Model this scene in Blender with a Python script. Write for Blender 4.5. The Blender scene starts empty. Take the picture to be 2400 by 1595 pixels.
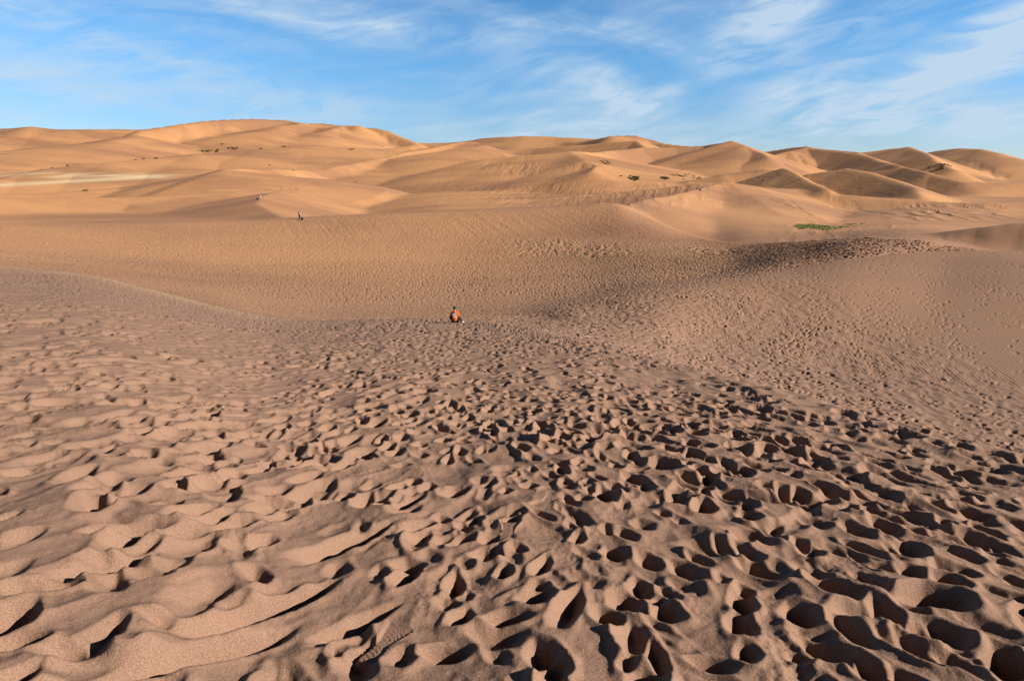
import bpy, math, random
import numpy as np
from mathutils import Vector, Matrix
from mathutils.bvhtree import BVHTree

QUALITY = 1.0          # mesh density of the sand sheet
PI = math.pi
R = math.radians
scene = bpy.context.scene
col = scene.collection

# ------------------------------------------------------------------ camera
PW, PH, F = 2400.0, 1595.0, 1430.0
EYE = 1.65
HORIZON = 400.0
PITCH = math.atan((PH / 2 - HORIZON) / F)
SP, CP = math.sin(PITCH), math.cos(PITCH)
cam_data = bpy.data.cameras.new('camera')
cam = bpy.data.objects.new('camera', cam_data)
col.objects.link(cam)
cam.location = (0, 0, EYE)
cam.rotation_euler = (PI / 2 - PITCH, 0, 0)
cam_data.sensor_width = 36.0
cam_data.lens = 36.0 * F / PW
cam_data.clip_start = 0.05
cam_data.clip_end = 20000
scene.camera = cam

# ------------------------------------------------------------------ light
SUN_ELEV = R(26)
SUN_AZ = R(103)         # clockwise from the view direction (+Y)
sd = Vector((math.sin(SUN_AZ) * math.cos(SUN_ELEV), math.cos(SUN_AZ) * math.cos(SUN_ELEV), math.sin(SUN_ELEV)))
sl = bpy.data.lights.new('sun', 'SUN')
sl.energy = 5.0
sl.angle = R(0.5)
sl.color = (1.0, 0.90, 0.76)
so = bpy.data.objects.new('sun', sl)
col.objects.link(so)
so.rotation_euler = (-sd).to_track_quat('-Z', 'Y').to_euler()

world = bpy.data.worlds.new('World')
scene.world = world
world.use_nodes = True
scene.view_settings.view_transform = 'Standard'
scene.view_settings.look = 'None'
scene.view_settings.gamma = 1.0
scene.view_settings.exposure = 1.32
scene.cycles.diffuse_bounces = 2


class NT:
    """small helper to write node trees"""
    def __init__(self, tree):
        self.t = tree
        tree.nodes.clear()

    def n(self, kind, props=None, **ins):
        nd = self.t.nodes.new(kind)
        for k, v in (props or {}).items():
            setattr(nd, k, v)
        for k, v in ins.items():
            key = int(k[1:]) if (k[0] == 'i' and k[1:].isdigit()) else k.replace('_', ' ')
            self.put(nd.inputs[key], v)
        return nd

    def put(self, sock, v):
        if isinstance(v, bpy.types.NodeSocket):
            self.t.links.new(v, sock)
        elif isinstance(v, bpy.types.Node):
            self.t.links.new(v.outputs[0], sock)
        else:
            sock.default_value = v

    def m(self, op, a, b=0.0, c=0.0, clamp=False):
        return self.n('ShaderNodeMath', {'operation': op, 'use_clamp': clamp}, i0=a, i1=b, i2=c).outputs[0]

    def mix(self, f, a, b, mode='MIX'):
        nd = self.t.nodes.new('ShaderNodeMix')
        nd.data_type = 'RGBA'
        nd.blend_type = mode
        self.put(nd.inputs[0], f)
        self.put(nd.inputs[6], a)
        self.put(nd.inputs[7], b)
        return nd.outputs[2]

    def ramp(self, v, lo, hi, a=0.0, b=1.0):
        return self.n('ShaderNodeMapRange', {'interpolation_type': 'SMOOTHSTEP'}, i0=v, i1=lo, i2=hi, i3=a, i4=b).outputs[0]


def build_sky():
    w = NT(world.node_tree)
    sky = w.n('ShaderNodeTexSky', {'sky_type': 'NISHITA', 'sun_disc': False, 'sun_elevation': SUN_ELEV,
                                   'sun_rotation': SUN_AZ, 'altitude': 2400.0, 'air_density': 1.0,
                                   'dust_density': 0.3, 'ozone_density': 3.0})
    hs = w.n('ShaderNodeHueSaturation', None, Hue=0.5, Saturation=1.12, Value=1.0, Color=sky)
    tc = w.n('ShaderNodeTexCoord')
    sep = w.n('ShaderNodeSeparateXYZ', None, i0=tc.outputs['Generated'])
    X, Y, Z = sep.outputs
    az = w.m('ARCTAN2', X, Y)
    el = w.m('ARCSINE', Z)
    # cirrus: noise stretched along a slanting wind direction
    def cloud(ang, sx, sy, scale, detail, rough, dist, off):
        ca, sa = math.cos(ang), math.sin(ang)
        e2 = w.m('MULTIPLY', el, 2.3)
        u = w.m('ADD', w.m('MULTIPLY', az, ca), w.m('MULTIPLY', e2, sa))
        v = w.m('ADD', w.m('MULTIPLY', az, -sa), w.m('MULTIPLY', e2, ca))
        c = w.n('ShaderNodeCombineXYZ', None, i0=w.m('MULTIPLY', u, sx), i1=w.m('MULTIPLY', v, sy), i2=off)
        nz = w.n('ShaderNodeTexNoise', None, Vector=c, Scale=scale, Detail=detail, Roughness=rough, Distortion=dist)
        return nz.outputs[0]
    a = cloud(R(26), 1.0, 1.9, 2.6, 8.0, 0.50, 0.9, 3.1)
    b = cloud(R(-12), 1.0, 2.4, 2.4, 8.0, 0.50, 0.9, 8.4)
    fine = cloud(R(28), 1.0, 2.2, 7.0, 8.0, 0.55, 1.4, 1.7)
    right = w.ramp(az, 0.0, 0.62)
    mixed = w.m('ADD', w.m('MULTIPLY', a, w.m('ADD', 0.25, w.m('MULTIPLY', right, 0.55))),
                w.m('MULTIPLY', b, w.m('SUBTRACT', 0.75, w.m('MULTIPLY', right, 0.55))))
    mixed = w.m('ADD', mixed, w.m('MULTIPLY', w.m('SUBTRACT', fine, 0.5), 0.22))
    veil = w.ramp(mixed, 0.40, 0.74)
    core = w.ramp(w.m('ADD', mixed, w.m('MULTIPLY', right, 0.05)), 0.56, 0.74)
    # named patches of cloud (azimuth, elevation, radii, tilt)
    def blob(px, py, rx, ry, tilt, amt):
        x, v = (px - PW / 2) / F, (PH / 2 - py) / F
        dx, dy, dz = x, CP + v * SP, -SP + v * CP
        a0, e0 = math.atan2(dx, dy), math.atan2(dz, math.hypot(dx, dy))
        rx, ry = rx / F, ry / F
        ct, st = math.cos(tilt), math.sin(tilt)
        da = w.m('SUBTRACT', az, a0)
        de = w.m('SUBTRACT', el, e0)
        uu = w.m('DIVIDE', w.m('ADD', w.m('MULTIPLY', da, ct), w.m('MULTIPLY', de, st)), rx)
        vv = w.m('DIVIDE', w.m('ADD', w.m('MULTIPLY', da, -st), w.m('MULTIPLY', de, ct)), ry)
        q = w.m('ADD', w.m('MULTIPLY', uu, uu), w.m('MULTIPLY', vv, vv))
        return w.m('MULTIPLY', w.m('EXPONENT', w.m('MULTIPLY', q, -1.0)), amt)
    tot = None
    for p in CLOUDS:
        g = blob(*p)
        tot = g if tot is None else w.m('ADD', tot, g)
    wis = w.ramp(w.m('ADD', w.m('MULTIPLY', fine, 0.75), w.m('MULTIPLY', a, 0.45)), 0.38, 0.72)
    placed = w.m('MULTIPLY', w.m('MULTIPLY', tot, 1.35), w.m('ADD', 0.10, w.m('MULTIPLY', wis, 1.1)))
    dens = w.m('ADD', w.m('MULTIPLY', veil, 0.62), w.m('MULTIPLY', core, 0.42))
    dens = w.m('MINIMUM', w.m('ADD', dens, placed), 0.88)
    dens = w.m('MULTIPLY', dens, w.ramp(el, -0.02, 0.05))
    dens = w.m('MULTIPLY', dens, w.ramp(el, 0.75, 0.45))
    deep = w.ramp(el, 0.25, 0.75, 1.0, 0.12)          # added dimming of the unseen upper sky, cuts fill light in shadows
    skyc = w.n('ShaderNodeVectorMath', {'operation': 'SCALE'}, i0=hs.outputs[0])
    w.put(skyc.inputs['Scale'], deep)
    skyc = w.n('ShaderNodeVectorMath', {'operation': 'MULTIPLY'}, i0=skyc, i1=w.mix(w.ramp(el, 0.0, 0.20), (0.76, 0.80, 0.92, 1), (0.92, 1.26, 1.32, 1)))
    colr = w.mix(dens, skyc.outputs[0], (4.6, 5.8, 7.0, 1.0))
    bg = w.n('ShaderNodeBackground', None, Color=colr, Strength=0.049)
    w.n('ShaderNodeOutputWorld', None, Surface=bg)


CLOUDS = [  # px, py, radius x, radius y, tilt, amount
    (1880, 215, 100, 40, R(12), 0.60), (1820, 40, 80, 50, R(15), 0.60),
    (2150, 200, 240, 45, R(28), 0.40), (2300, 100, 160, 45, R(32), 0.40),
    (2230, 275, 220, 34, R(4), 0.45), (2380, 305, 90, 40, R(-8), 0.45),
    (1560, 222, 40, 18, R(20), 0.5), (1400, 200, 170, 34, R(-20), 0.34),
    (1000, 75, 150, 30, R(-8), 0.30), (760, 70, 110, 24, R(-14), 0.25),
    (90, 45, 170, 24, R(-12), 0.42), (380, 170, 260, 50, R(-6), 0.28),
    (1880, 290, 150, 28, R(2), 0.36), (650, 240, 260, 34, R(0), 0.25),
    (1700, 130, 50, 50, R(35), 0.28), (1155, 318, 18, 4, R(4), 0.5),
    (1218, 316, 34, 6, R(2), 0.95), (2060, 40, 170, 24, R(18), 0.3),
]
build_sky()

# ------------------------------------------------------------------ picture ray -> place
def ray(px, py):
    x, v = (px - PW / 2) / F, (PH / 2 - py) / F
    dx, dy, dz = x, CP + v * SP, -SP + v * CP
    h = math.hypot(dx, dy)
    return math.atan2(dx, dy), dz / h           # azimuth, slope of the line of sight


def pt(px, py, d):
    a, e = ray(px, py)
    return (d * math.sin(a), d * math.cos(a), d * e)   # z relative to the eye


# ------------------------------------------------------------------ numeric helpers
def sstep(x, a, b):
    t = np.clip((x - a) / (b - a), 0, 1)
    return t * t * (3 - 2 * t)


def pchip_slopes(x, y):
    """Fritsch-Carlson slopes along axis 0"""
    h = np.diff(x, axis=0)
    d = np.diff(y, axis=0) / h
    m = np.zeros_like(y)
    w1 = 2 * h[1:] + h[:-1]
    w2 = h[1:] + 2 * h[:-1]
    same = (d[:-1] * d[1:]) > 0
    dd0 = np.where(same, d[:-1], 1.0)
    dd1 = np.where(same, d[1:], 1.0)
    m[1:-1] = np.where(same, (w1 + w2) / (w1 / dd0 + w2 / dd1), 0.0)
    m[0] = d[0]
    m[-1] = d[-1]
    return m


def pchip1(x, y, q):
    x = np.asarray(x, float)
    y = np.asarray(y, float)
    m = pchip_slopes(x, y)
    q = np.clip(q, x[0], x[-1])
    i = np.clip(np.searchsorted(x, q) - 1, 0, len(x) - 2)
    h = x[i + 1] - x[i]
    t = (q - x[i]) / h
    return ((1 + 2 * t) * (1 - t) ** 2 * y[i] + t * (1 - t) ** 2 * h * m[i]
            + t * t * (3 - 2 * t) * y[i + 1] + t * t * (t - 1) * h * m[i + 1])


def lattice(ix, iy, seed):
    h = (ix.astype(np.int64) * 374761393 + iy.astype(np.int64) * 668265263 + seed * 1442695041) & 0xffffffff
    h = ((h ^ (h >> 13)) * 1274126177) & 0xffffffff
    return ((h ^ (h >> 16)) & 0xffffff).astype(np.float32) / 16777215.0 * 2 - 1


def vnoise(x, y, seed=0):
    ix, iy = np.floor(x), np.floor(y)
    fx, fy = (x - ix).astype(np.float32), (y - iy).astype(np.float32)
    ux = fx * fx * fx * (fx * (fx * 6 - 15) + 10)
    uy = fy * fy * fy * (fy * (fy * 6 - 15) + 10)
    a = lattice(ix, iy, seed)
    b = lattice(ix + 1, iy, seed)
    c = lattice(ix, iy + 1, seed)
    d = lattice(ix + 1, iy + 1, seed)
    return (a * (1 - ux) + b * ux) * (1 - uy) + (c * (1 - ux) + d * ux) * uy


def fbm(x, y, octv, seed=0, gain=0.5):
    o, amp = 0, 1.0
    for k in range(octv):
        o = o + amp * vnoise(x * 2 ** k + 17.3 * k, y * 2 ** k - 9.1 * k, seed + k)
        amp *= gain
    return o


# ------------------------------------------------------------------ terrain: level lines
# each line: stations (px, py, distance).  Order: edge of the foreground ridge, the dip behind
# it, two lines up the right slope, its crest, basin floor, basin far floor, mid slope, mid crest
LN = {
 'F': [(-900, 545, 70), (-300, 600, 62), (0, 628, 58), (200, 650, 52), (400, 697, 44), (550, 733, 38), (650, 751, 35), (800, 754, 34), (1050, 750, 34), (1200, 759, 29), (1340, 790, 22), (1500, 829, 18), (1700, 882, 14), (2000, 968, 10.8), (2200, 1022, 9.8), (2400, 1078, 9.2), (3200, 1340, 7)],
 'V': [(-900, 552, 95), (-300, 612, 80), (0, 642, 72), (200, 668, 64), (400, 716, 54), (550, 745, 45), (650, 757, 41), (800, 757, 39), (1050, 751.5, 38), (1200, 755, 35), (1340, 782, 29), (1500, 834, 26), (1700, 892, 26.5), (2000, 980, 25.5), (2200, 1037, 24.5), (2400, 1098, 23.5), (3200, 1370, 20)],
 'W': [(-900, 550, 102), (-300, 606, 88), (0, 634, 80), (200, 660, 71), (400, 703, 60), (550, 733, 51), (650, 745, 47), (800, 749, 45), (1050, 744, 43), (1200, 745, 41), (1340, 757, 36), (1500, 780, 34), (1700, 815, 35), (2000, 860, 35), (2200, 885, 35), (2400, 915, 35), (3200, 1050, 33)],
 'R': [(-900, 548, 108), (-300, 598, 96), (0, 626, 88), (200, 648, 78), (400, 690, 67), (550, 717, 58), (650, 732, 55), (800, 739, 53), (1050, 736, 51), (1200, 732, 48), (1350, 722, 43), (1500, 703, 44), (1700, 668, 50), (1850, 636, 56), (2000, 609, 61), (2100, 596, 65.5), (2250, 588, 71), (2400, 590, 72), (3200, 640, 76)],
 'B': [(-900, 543, 116), (-300, 588, 106), (0, 615, 98), (200, 634, 90), (400, 665, 80), (550, 690, 72), (650, 700, 70), (800, 708, 68), (1050, 705, 67), (1200, 700, 66), (1350, 688, 66), (1500, 668, 65), (1700, 636, 69), (1850, 608, 65), (2000, 589, 64), (2100, 584, 66.8), (2250, 585, 71.8), (2400, 594, 73.5), (3200, 650, 78)],
 'G': [(-900, 538, 128), (-300, 572, 120), (0, 594, 112), (200, 608, 110), (400, 620, 109), (550, 622, 110), (650, 620, 111), (800, 616, 112), (1050, 614, 112), (1200, 612, 110), (1350, 610, 106), (1500, 606, 98), (1700, 598, 90), (1850, 585, 75), (2000, 574, 67), (2100, 573, 68.2), (2250, 581, 72.6), (2400, 598, 75), (3200, 660, 80)],
 'S': [(-900, 526, 145), (-300, 548, 137), (0, 560, 132), (200, 568, 130), (400, 572, 129), (550, 570, 129), (650, 566, 129), (800, 562, 128), (1050, 556, 127), (1200, 553, 126), (1350, 556, 124), (1500, 564, 118), (1700, 580, 105), (1850, 574, 81.5), (2000, 566, 70), (2100, 565, 69.6), (2250, 580, 73.4), (2400, 602, 76.5), (3200, 670, 83)],
 'M': [(-900, 517, 162), (-300, 524, 156), (0, 527, 153), (200, 526, 151), (400, 522, 149), (550, 518, 148), (700, 511, 147), (850, 504, 146), (1050, 497, 145), (1200, 492, 144), (1350, 485, 144), (1440, 477, 146), (1500, 500, 143), (1560, 528, 138), (1620, 552, 131), (1680, 565, 121), (1750, 571, 110), (1850, 568, 89), (1950, 562, 79), (2050, 559, 72.5), (2150, 563, 71.5), (2250, 579, 74.2), (2400, 606, 78), (3200, 690, 86)],
 # dip behind the mid crest, then the broad far basin
 'D': [(-900, 528, 200), (0, 534, 190), (700, 519, 185), (1050, 508, 182), (1350, 497, 180), (1440, 490, 178), (1560, 527, 148), (1680, 563, 130), (1750, 570, 118), (1950, 575, 110), (2150, 578, 92), (2400, 620, 90), (3200, 700, 95)],
 'E': [(-900, 500, 300), (0, 508, 300), (700, 507, 262), (800, 512, 290), (1050, 486, 280), (1440, 478, 280), (1560, 482, 215), (1750, 500, 200), (1950, 540, 150), (2150, 553, 120), (2400, 600, 112), (3200, 680, 120)],
 'H': [(-900, 475, 430), (0, 480, 430), (700, 474, 430), (1050, 455, 400), (1440, 452, 400), (1750, 478, 380), (1950, 505, 260), (2150, 500, 240), (2400, 500, 260), (3200, 500, 300)],
 'I': [(-900, 446, 650), (0, 446, 650), (700, 446, 600), (1440, 430, 600), (1950, 450, 550), (2400, 455, 550), (3200, 455, 600)],
 'J': [(-900, 418, 920), (1200, 418, 920), (3200, 425, 920)],
 'K': [(-900, 398, 1600), (1200, 398, 1600), (3200, 400, 1600)],
 'L': [(-900, 405, 3500), (1200, 405, 3500), (3200, 405, 3500)],
}
ORDER = ['F', 'V', 'W', 'R', 'B', 'G', 'S', 'M', 'D', 'E', 'H', 'I', 'J', 'K', 'L']

na = int(1560 * QUALITY)
fine_az = np.linspace(-R(51), R(51), na)
side = R(51) + (np.linspace(0, 1, 30)[1:] ** 1.6) * (PI - R(51.5))
AZ = np.concatenate([-side[::-1], fine_az, side])
NC = len(AZ)
Rk, Zk = [], []
for key in ORDER:
    st = []
    for (px, py, d) in LN[key]:
        a, e = ray(px, py)
        st.append((a, d, e * d, math.log(d)))
    st.sort()
    aa = [s[0] for s in st]
    Rk.append(np.exp(pchip1(aa, [s[3] for s in st], AZ)))
    ee = pchip1(aa, [s[2] / s[1] for s in st], AZ)
    Zk.append(ee * Rk[-1])
Rk = np.array(Rk)
Zk = np.array(Zk)
# foreground knots: from the photographer's feet to the ridge edge
g0 = -EYE
fr = np.array([0.0, 0.35, 0.7])
pre_r, pre_z = [], []
for f_ in fr:
    rr = 0.25 + (Rk[0] - 0.25) * f_
    s_ = (Zk[0] - g0) / Rk[0]
    pre_r.append(rr)
    pre_z.append(g0 + s_ * rr + 0.10 * f_ * (1 - f_) * np.minimum(Rk[0], 20) * 0.25)
Rk = np.vstack([pre_r, Rk])
Zk = np.vstack([pre_z, Zk])
# knot order must rise
for k in range(1, len(Rk)):
    Rk[k] = np.maximum(Rk[k], Rk[k - 1] * 1.004)
lnR = Rk


def soften(A, n):
    """smooth along the azimuth so that stations leave no seams"""
    k = np.hanning(2 * n + 3)[1:-1]
    k /= k.sum()
    P_ = np.pad(A, ((0, 0), (n, n)), mode='edge')
    return np.array([np.convolve(row, k, mode='valid') for row in P_])


lnr = soften(np.log(Rk), 14)
Zk = soften(Zk / Rk, 14)
Rk = np.exp(lnr)
Zk = Zk * Rk
lnR = Rk
MK = pchip_slopes(lnR, Zk)
dFV = (Zk[4] - Zk[3]) / (Rk[4] - Rk[3])
MK[3] = np.minimum(MK[3], 1.2 * dFV)
MK[6] *= 1 - 0.96 * sstep(AZ, ray(1300, 700)[0], ray(1560, 700)[0])
MK = soften(MK, 26)
NFORE = int(760 * QUALITY)
counts = [60, 40, 130, 250, 90, 110, 90, 100, 30, 24, 60, 80, 100, 90, 110, 30]

rows_r, rows_z, rows_s = [], [], []
# foreground rows, logarithmic from 0.25 m to the edge
u = np.linspace(0, 1, NFORE, endpoint=False)
rmin, rmax = Rk[0], Rk[3]
# sparse under the feet, dense from 1.3 m on
uu = np.where(u < 0.04, u / 0.04, 0)
def hermite(k, t):
    h = Rk[k + 1] - Rk[k]
    return ((1 + 2 * t) * (1 - t) ** 2 * Zk[k] + t * (1 - t) ** 2 * h * MK[k]
            + t * t * (3 - 2 * t) * Zk[k + 1] + t * t * (t - 1) * h * MK[k + 1])
for ui in u:
    if ui < 0.04:
        r = 0.25 + (1.25 - 0.25) * ui / 0.04 + 0 * rmin
    else:
        f_ = (ui - 0.04) / 0.96
        # spacing follows the picture: equal steps of 1/r near, mixed with log
        inv = 1 / (1 / 1.25 + (1 / rmax - 1 / 1.25) * f_)
        lg = 1.25 * (rmax / 1.25) ** f_
        r = 0.55 * inv + 0.45 * lg
    z = np.zeros(NC)
    s = np.zeros(NC)
    for k in range(3):
        inside = (r >= Rk[k]) & (r <= Rk[k + 1]) if k else (r <= Rk[1])
        t = (r - Rk[k]) / (Rk[k + 1] - Rk[k])
        z = np.where(inside, hermite(k, t), z)
        s = np.where(inside, (k + t) / 3.0, s)
    rows_r.append(r)
    rows_z.append(z)
    rows_s.append(s)
for k in range(3, len(Rk) - 1):
    n = max(4, int(counts[k - 2] * QUALITY * 0.9))
    for j in range(n):
        t = j / n
        rows_r.append(Rk[k] + (Rk[k + 1] - Rk[k]) * t)
        rows_z.append(hermite(k, t))
        rows_s.append(np.full(NC, (k - 2) + t))
rows_r.append(Rk[-1])
rows_z.append(Zk[-1])
rows_s.append(np.full(NC, float(len(Rk) - 3)))
RR = np.array(rows_r)
ZZ = np.array(rows_z)
SS = np.array(rows_s)           # 0..1 foreground, 1=F 2=V 3=W 4=R 5=B 6=G 7=S 8=M 9=D 10=E ...
XX = RR * np.sin(AZ)[None, :]
YY = RR * np.cos(AZ)[None, :]
NR = len(RR)

# ------------------------------------------------------------------ far dunes: crest lines
# (points (px, py, distance)), far-side slope, near-side slope, drop, roundness
RIDGES = [
 # skyline, far left
 ([(-900, 320, 1500), (-200, 306, 1400), (0, 304, 1350), (75, 298, 1300), (130, 304, 1280), (250, 304, 1260), (370, 303, 1250)], .25, .16, 70, 12),
 # the highest dune, left
 ([(330, 306, 960), (430, 293, 990), (520, 282, 1020), (600, 277.5, 1050), (640, 280, 1060), (668, 282, 1065), (690, 286, 1060), (725, 291, 1060), (765, 293.5, 1050), (800, 296, 1045), (880, 300, 1045), (905, 306, 1030), (935, 319, 1000), (975, 334, 960)], .3, .24, 80, 6),
 ([(720, 292, 1100), (755, 290, 1080), (800, 293, 1060), (840, 294, 1030)], .3, .2, 40, 5),
 ([(655, 296, 960), (690, 291, 1000), (700, 288, 1040)], .12, .2, 20, 2),
 ([(760, 306, 960), (790, 298, 1010), (800, 296, 1040)], .1, .18, 16, 2),
 # shoulder lines on the left
 ([(-400, 372, 800), (0, 356, 800), (120, 350, 800), (215, 343, 810), (260, 330, 850), (320, 318, 900)], .08, .10, 30, 8),
 ([(-400, 470, 520), (0, 421, 560), (120, 396, 590), (270, 379, 610), (460, 361, 640), (600, 350, 660), (720, 346, 680), (830, 345, 690), (900, 349, 690)], .18, .10, 26, 14),
 ([(830, 347, 690), (900, 348, 680), (960, 341, 690), (985, 338, 700)], .22, .30, 12, 3),
 # long crest from the left up to the spur and on to the hump at 1090
 ([(-400, 462, 430), (0, 458, 440), (120, 454, 440), (280, 442, 450), (400, 421, 450), (480, 406, 440), (524, 396, 430)], .06, .13, 16, 2),
 ([(524, 396, 430), (570, 393, 450), (640, 397, 480), (700, 400, 510), (750, 399, 530), (800, 389, 550), (870, 378, 590), (960, 356, 640), (1030, 343, 670), (1085, 332, 700), (1112, 333, 705)], .26, .24, 30, 2),
 ([(1108, 333, 702), (1135, 340, 680), (1165, 358, 640), (1195, 372, 610)], .22, .07, 20, 3),
 ([(-400, 480, 330), (0, 464, 350), (150, 466, 350), (300, 463, 350), (430, 456, 350), (560, 449, 350), (640, 445, 380)], .05, .10, 8, 3),
 # small pale dune behind the two walkers
 ([(668, 515, 186), (632, 495, 222), (600, 477, 258), (612, 463, 285), (635, 452, 315), (665, 447, 340), (722, 445.5, 375)], .10, .115, 40, 1.0),
 # skyline behind the middle
 ([(930, 336, 1100), (1050, 332, 1100), (1130, 325, 1080), (1230, 320, 1060), (1300, 321, 1050), (1390, 326, 1020)], .2, .16, 50, 12),
 ([(1330, 334, 1000), (1380, 327, 980), (1432, 318.5, 940), (1487, 317, 960), (1520, 326, 960), (1560, 336, 940), (1610, 342, 920)], .30, .22, 60, 2),
 ([(1120, 352, 800), (1250, 348, 800), (1380, 338, 790), (1440, 333, 780), (1490, 329, 770), (1510, 345, 730)], .16, .20, 40, 3),
 # blowout bowl right of the middle
 ([(1335, 355, 560), (1385, 359, 600), (1440, 354, 640), (1500, 348, 680), (1580, 345, 700), (1650, 340, 710), (1715, 329, 700)], .16, .28, 46, 2),
 ([(1715, 329, 700), (1742, 338, 690), (1780, 358, 660), (1800, 370, 630)], .34, .12, 50, 2),
 ([(1150, 372, 560), (1230, 364, 560), (1335, 356, 560)], .12, .11, 30, 10),
 ([(1335, 356, 560), (1370, 376, 500), (1405, 387, 470)], .1, .11, 26, 3),
 ([(1388, 402, 420), (1398, 391, 440), (1412, 387, 450), (1440, 408, 440), (1475, 423, 440), (1530, 430, 450), (1600, 429, 470)], .20, .15, 12, 1.5),
 # right skyline
 ([(1745, 366, 980), (1780, 358, 960), (1830, 350, 940), (1888, 342, 900), (1930, 349, 880), (2010, 358, 860)], .3, .18, 50, 3),
 ([(1790, 371, 800), (1850, 352, 840), (1890, 344, 870), (1960, 355, 840), (2020, 364, 800), (2060, 378, 740), (2110, 390, 680)], .2, .165, 50, 2),
 ([(1990, 360, 1000), (2070, 351, 1000), (2128, 345, 990)], .3, .13, 60, 2),
 ([(2128, 345, 990), (2165, 360, 930), (2200, 380, 860), (2230, 396, 800)], .3, .14, 60, 2),
 ([(2120, 366, 1250), (2180, 359, 1200), (2250, 350, 1150), (2292, 349, 1120), (2330, 356, 1080), (2400, 379, 1050), (2700, 400, 1050), (3200, 400, 1100)], .2, .12, 60, 8),
 ([(2000, 402, 560), (2060, 396, 560), (2122, 389, 560), (2180, 404, 520), (2260, 424, 500), (2400, 432, 520)], .3, .18, 26, 2),
 # humps on the right
 ([(1850, 420, 420), (1900, 408, 420), (1985, 397, 420), (2040, 405, 400), (2100, 422, 370), (2145, 440, 340), (2160, 462, 310)], .22, .17, 22, 2.5),
 ([(1790, 412, 400), (1815, 402, 395), (1836, 395, 390), (1860, 403, 370), (1890, 420, 350), (1940, 443, 320)], .34, .17, 20, 1.5),
 ([(1620, 424, 430), (1700, 410, 440), (1780, 399, 450), (1830, 400, 450)], .15, .16, 18, 6),
 # crest with the triangular slip face
 ([(1446, 477, 152), (1500, 470, 175), (1560, 461, 205), (1620, 448, 245), (1660, 436, 275), (1702, 427, 300)], .26, .12, 30, .8),
 ([(1702, 427, 300), (1740, 448, 270), (1790, 478, 230), (1830, 503, 200)], .08, .015, 2, .8),
 ([(1702, 427, 300), (1760, 436, 315), (1850, 442, 330), (1960, 455, 320), (2080, 465, 310), (2200, 474, 300), (2300, 476, 300), (2400, 478, 300), (3200, 480, 320)], .06, .10, 14, 5),
 # brown dune at the right edge
 ([(2185, 560, 118), (2260, 545, 120), (2330, 530, 122), (2400, 521, 124), (2900, 500, 130)], .12, .26, 12, 1.2),
]


def ridge_height(X, Y, pts, s_far, s_near, A, rnd):
    P = np.array([pt(*p) for p in pts])
    out = np.full(X.shape, -1e9, np.float32)
    for i in range(len(P) - 1):
        a, b = P[i], P[i + 1]
        dx, dy = b[0] - a[0], b[1] - a[1]
        L2 = dx * dx + dy * dy
        L = math.sqrt(L2)
        t = np.clip(((X - a[0]) * dx + (Y - a[1]) * dy) / L2, 0, 1)
        d = np.hypot(X - (a[0] + t * dx), Y - (a[1] + t * dy))
        cr = (dx * (Y - a[1]) - dy * (X - a[0])) / L          # >0: far side
        sd_ = np.clip(cr / (d + 1e-3), -1, 1)
        s = 2.2 * s_near + (1.7 * s_far - 2.2 * s_near) * (0.5 + 0.5 * sd_)
        rr = max(rnd * 0.7, 0.0028 * 0.5 * (np.hypot(a[0], a[1]) + np.hypot(b[0], b[1])))
        d = np.sqrt(d * d + rr * rr) - rr
        h = a[2] + t * (b[2] - a[2]) - A * (1 - np.exp(-0.5 * s * d / A)) - 0.5 * s * d - np.maximum(d - 6 * A, 0) * 0.15
        out = np.maximum(out, h)
    return out


def smax(a, b, k):
    h = np.clip(0.5 + 0.5 * (b - a) / k, 0, 1)
    return a * (1 - h) + b * h + k * h * (1 - h)


f0 = np.searchsorted(SS[:, NC // 2], 8.0)      # rows past the mid crest
Xf, Yf, Zf = XX[f0:].astype(np.float32), YY[f0:].astype(np.float32), ZZ[f0:].astype(np.float32)
Rf = RR[f0:].astype(np.float32)
Mr = Rk[10].astype(np.float32)[None, :]
gate = sstep(Rf, Mr * 1.0, Mr * 1.2 + 4)
kk = 0.3 + 0.0016 * Rf
for rg in RIDGES:
    hgt = ridge_height(Xf, Yf, *rg)
    Zf = Zf + (smax(Zf, hgt, kk) - Zf) * gate
# broad wind-built undulation
Zf = Zf + (fbm(Xf / 120, Yf / 60, 3, 11) * 0.0016 * Rf + 0) * sstep(Rf, 160, 400)
ZZ[f0:] = Zf

# ------------------------------------------------------------------ ground look-up
BASE = ZZ.copy()


def col_of(a):
    return int(np.clip(np.searchsorted(AZ, a), 1, NC - 1))


def ground(x, y, arr=None):
    """sand height (relative to the eye) at a place"""
    arr = ZZ if arr is None else arr
    a, r = math.atan2(x, y), math.hypot(x, y)
    c = col_of(a)
    f_ = (a - AZ[c - 1]) / (AZ[c] - AZ[c - 1])
    z = 0
    for cc, w_ in ((c - 1, 1 - f_), (c, f_)):
        z += w_ * float(np.interp(r, RR[:, cc], arr[:, cc]))
    return z


def place(px, py, hint):
    """where the sand seen at a picture point lies; hint picks the crossing nearest that distance"""
    a, e = ray(px, py)
    c = col_of(a)
    r, z = RR[:, c], BASE[:, c]
    g = z / r - e
    idx = np.where((g[:-1] < 0) & (g[1:] >= 0))[0]
    idx = idx[r[idx] > 1.0]
    if len(idx) == 0:
        rr = hint
    else:
        i = idx[np.argmin(abs(np.log(r[idx] / hint)))]
        t = -g[i] / (g[i + 1] - g[i])
        rr = r[i] + t * (r[i + 1] - r[i])
        if abs(math.log(rr / hint)) > 0.6:
            rr = hint
    x, y = rr * math.sin(a), rr * math.cos(a)
    return x, y


# ------------------------------------------------------------------ footprints
rng = np.random.default_rng(7)


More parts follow.
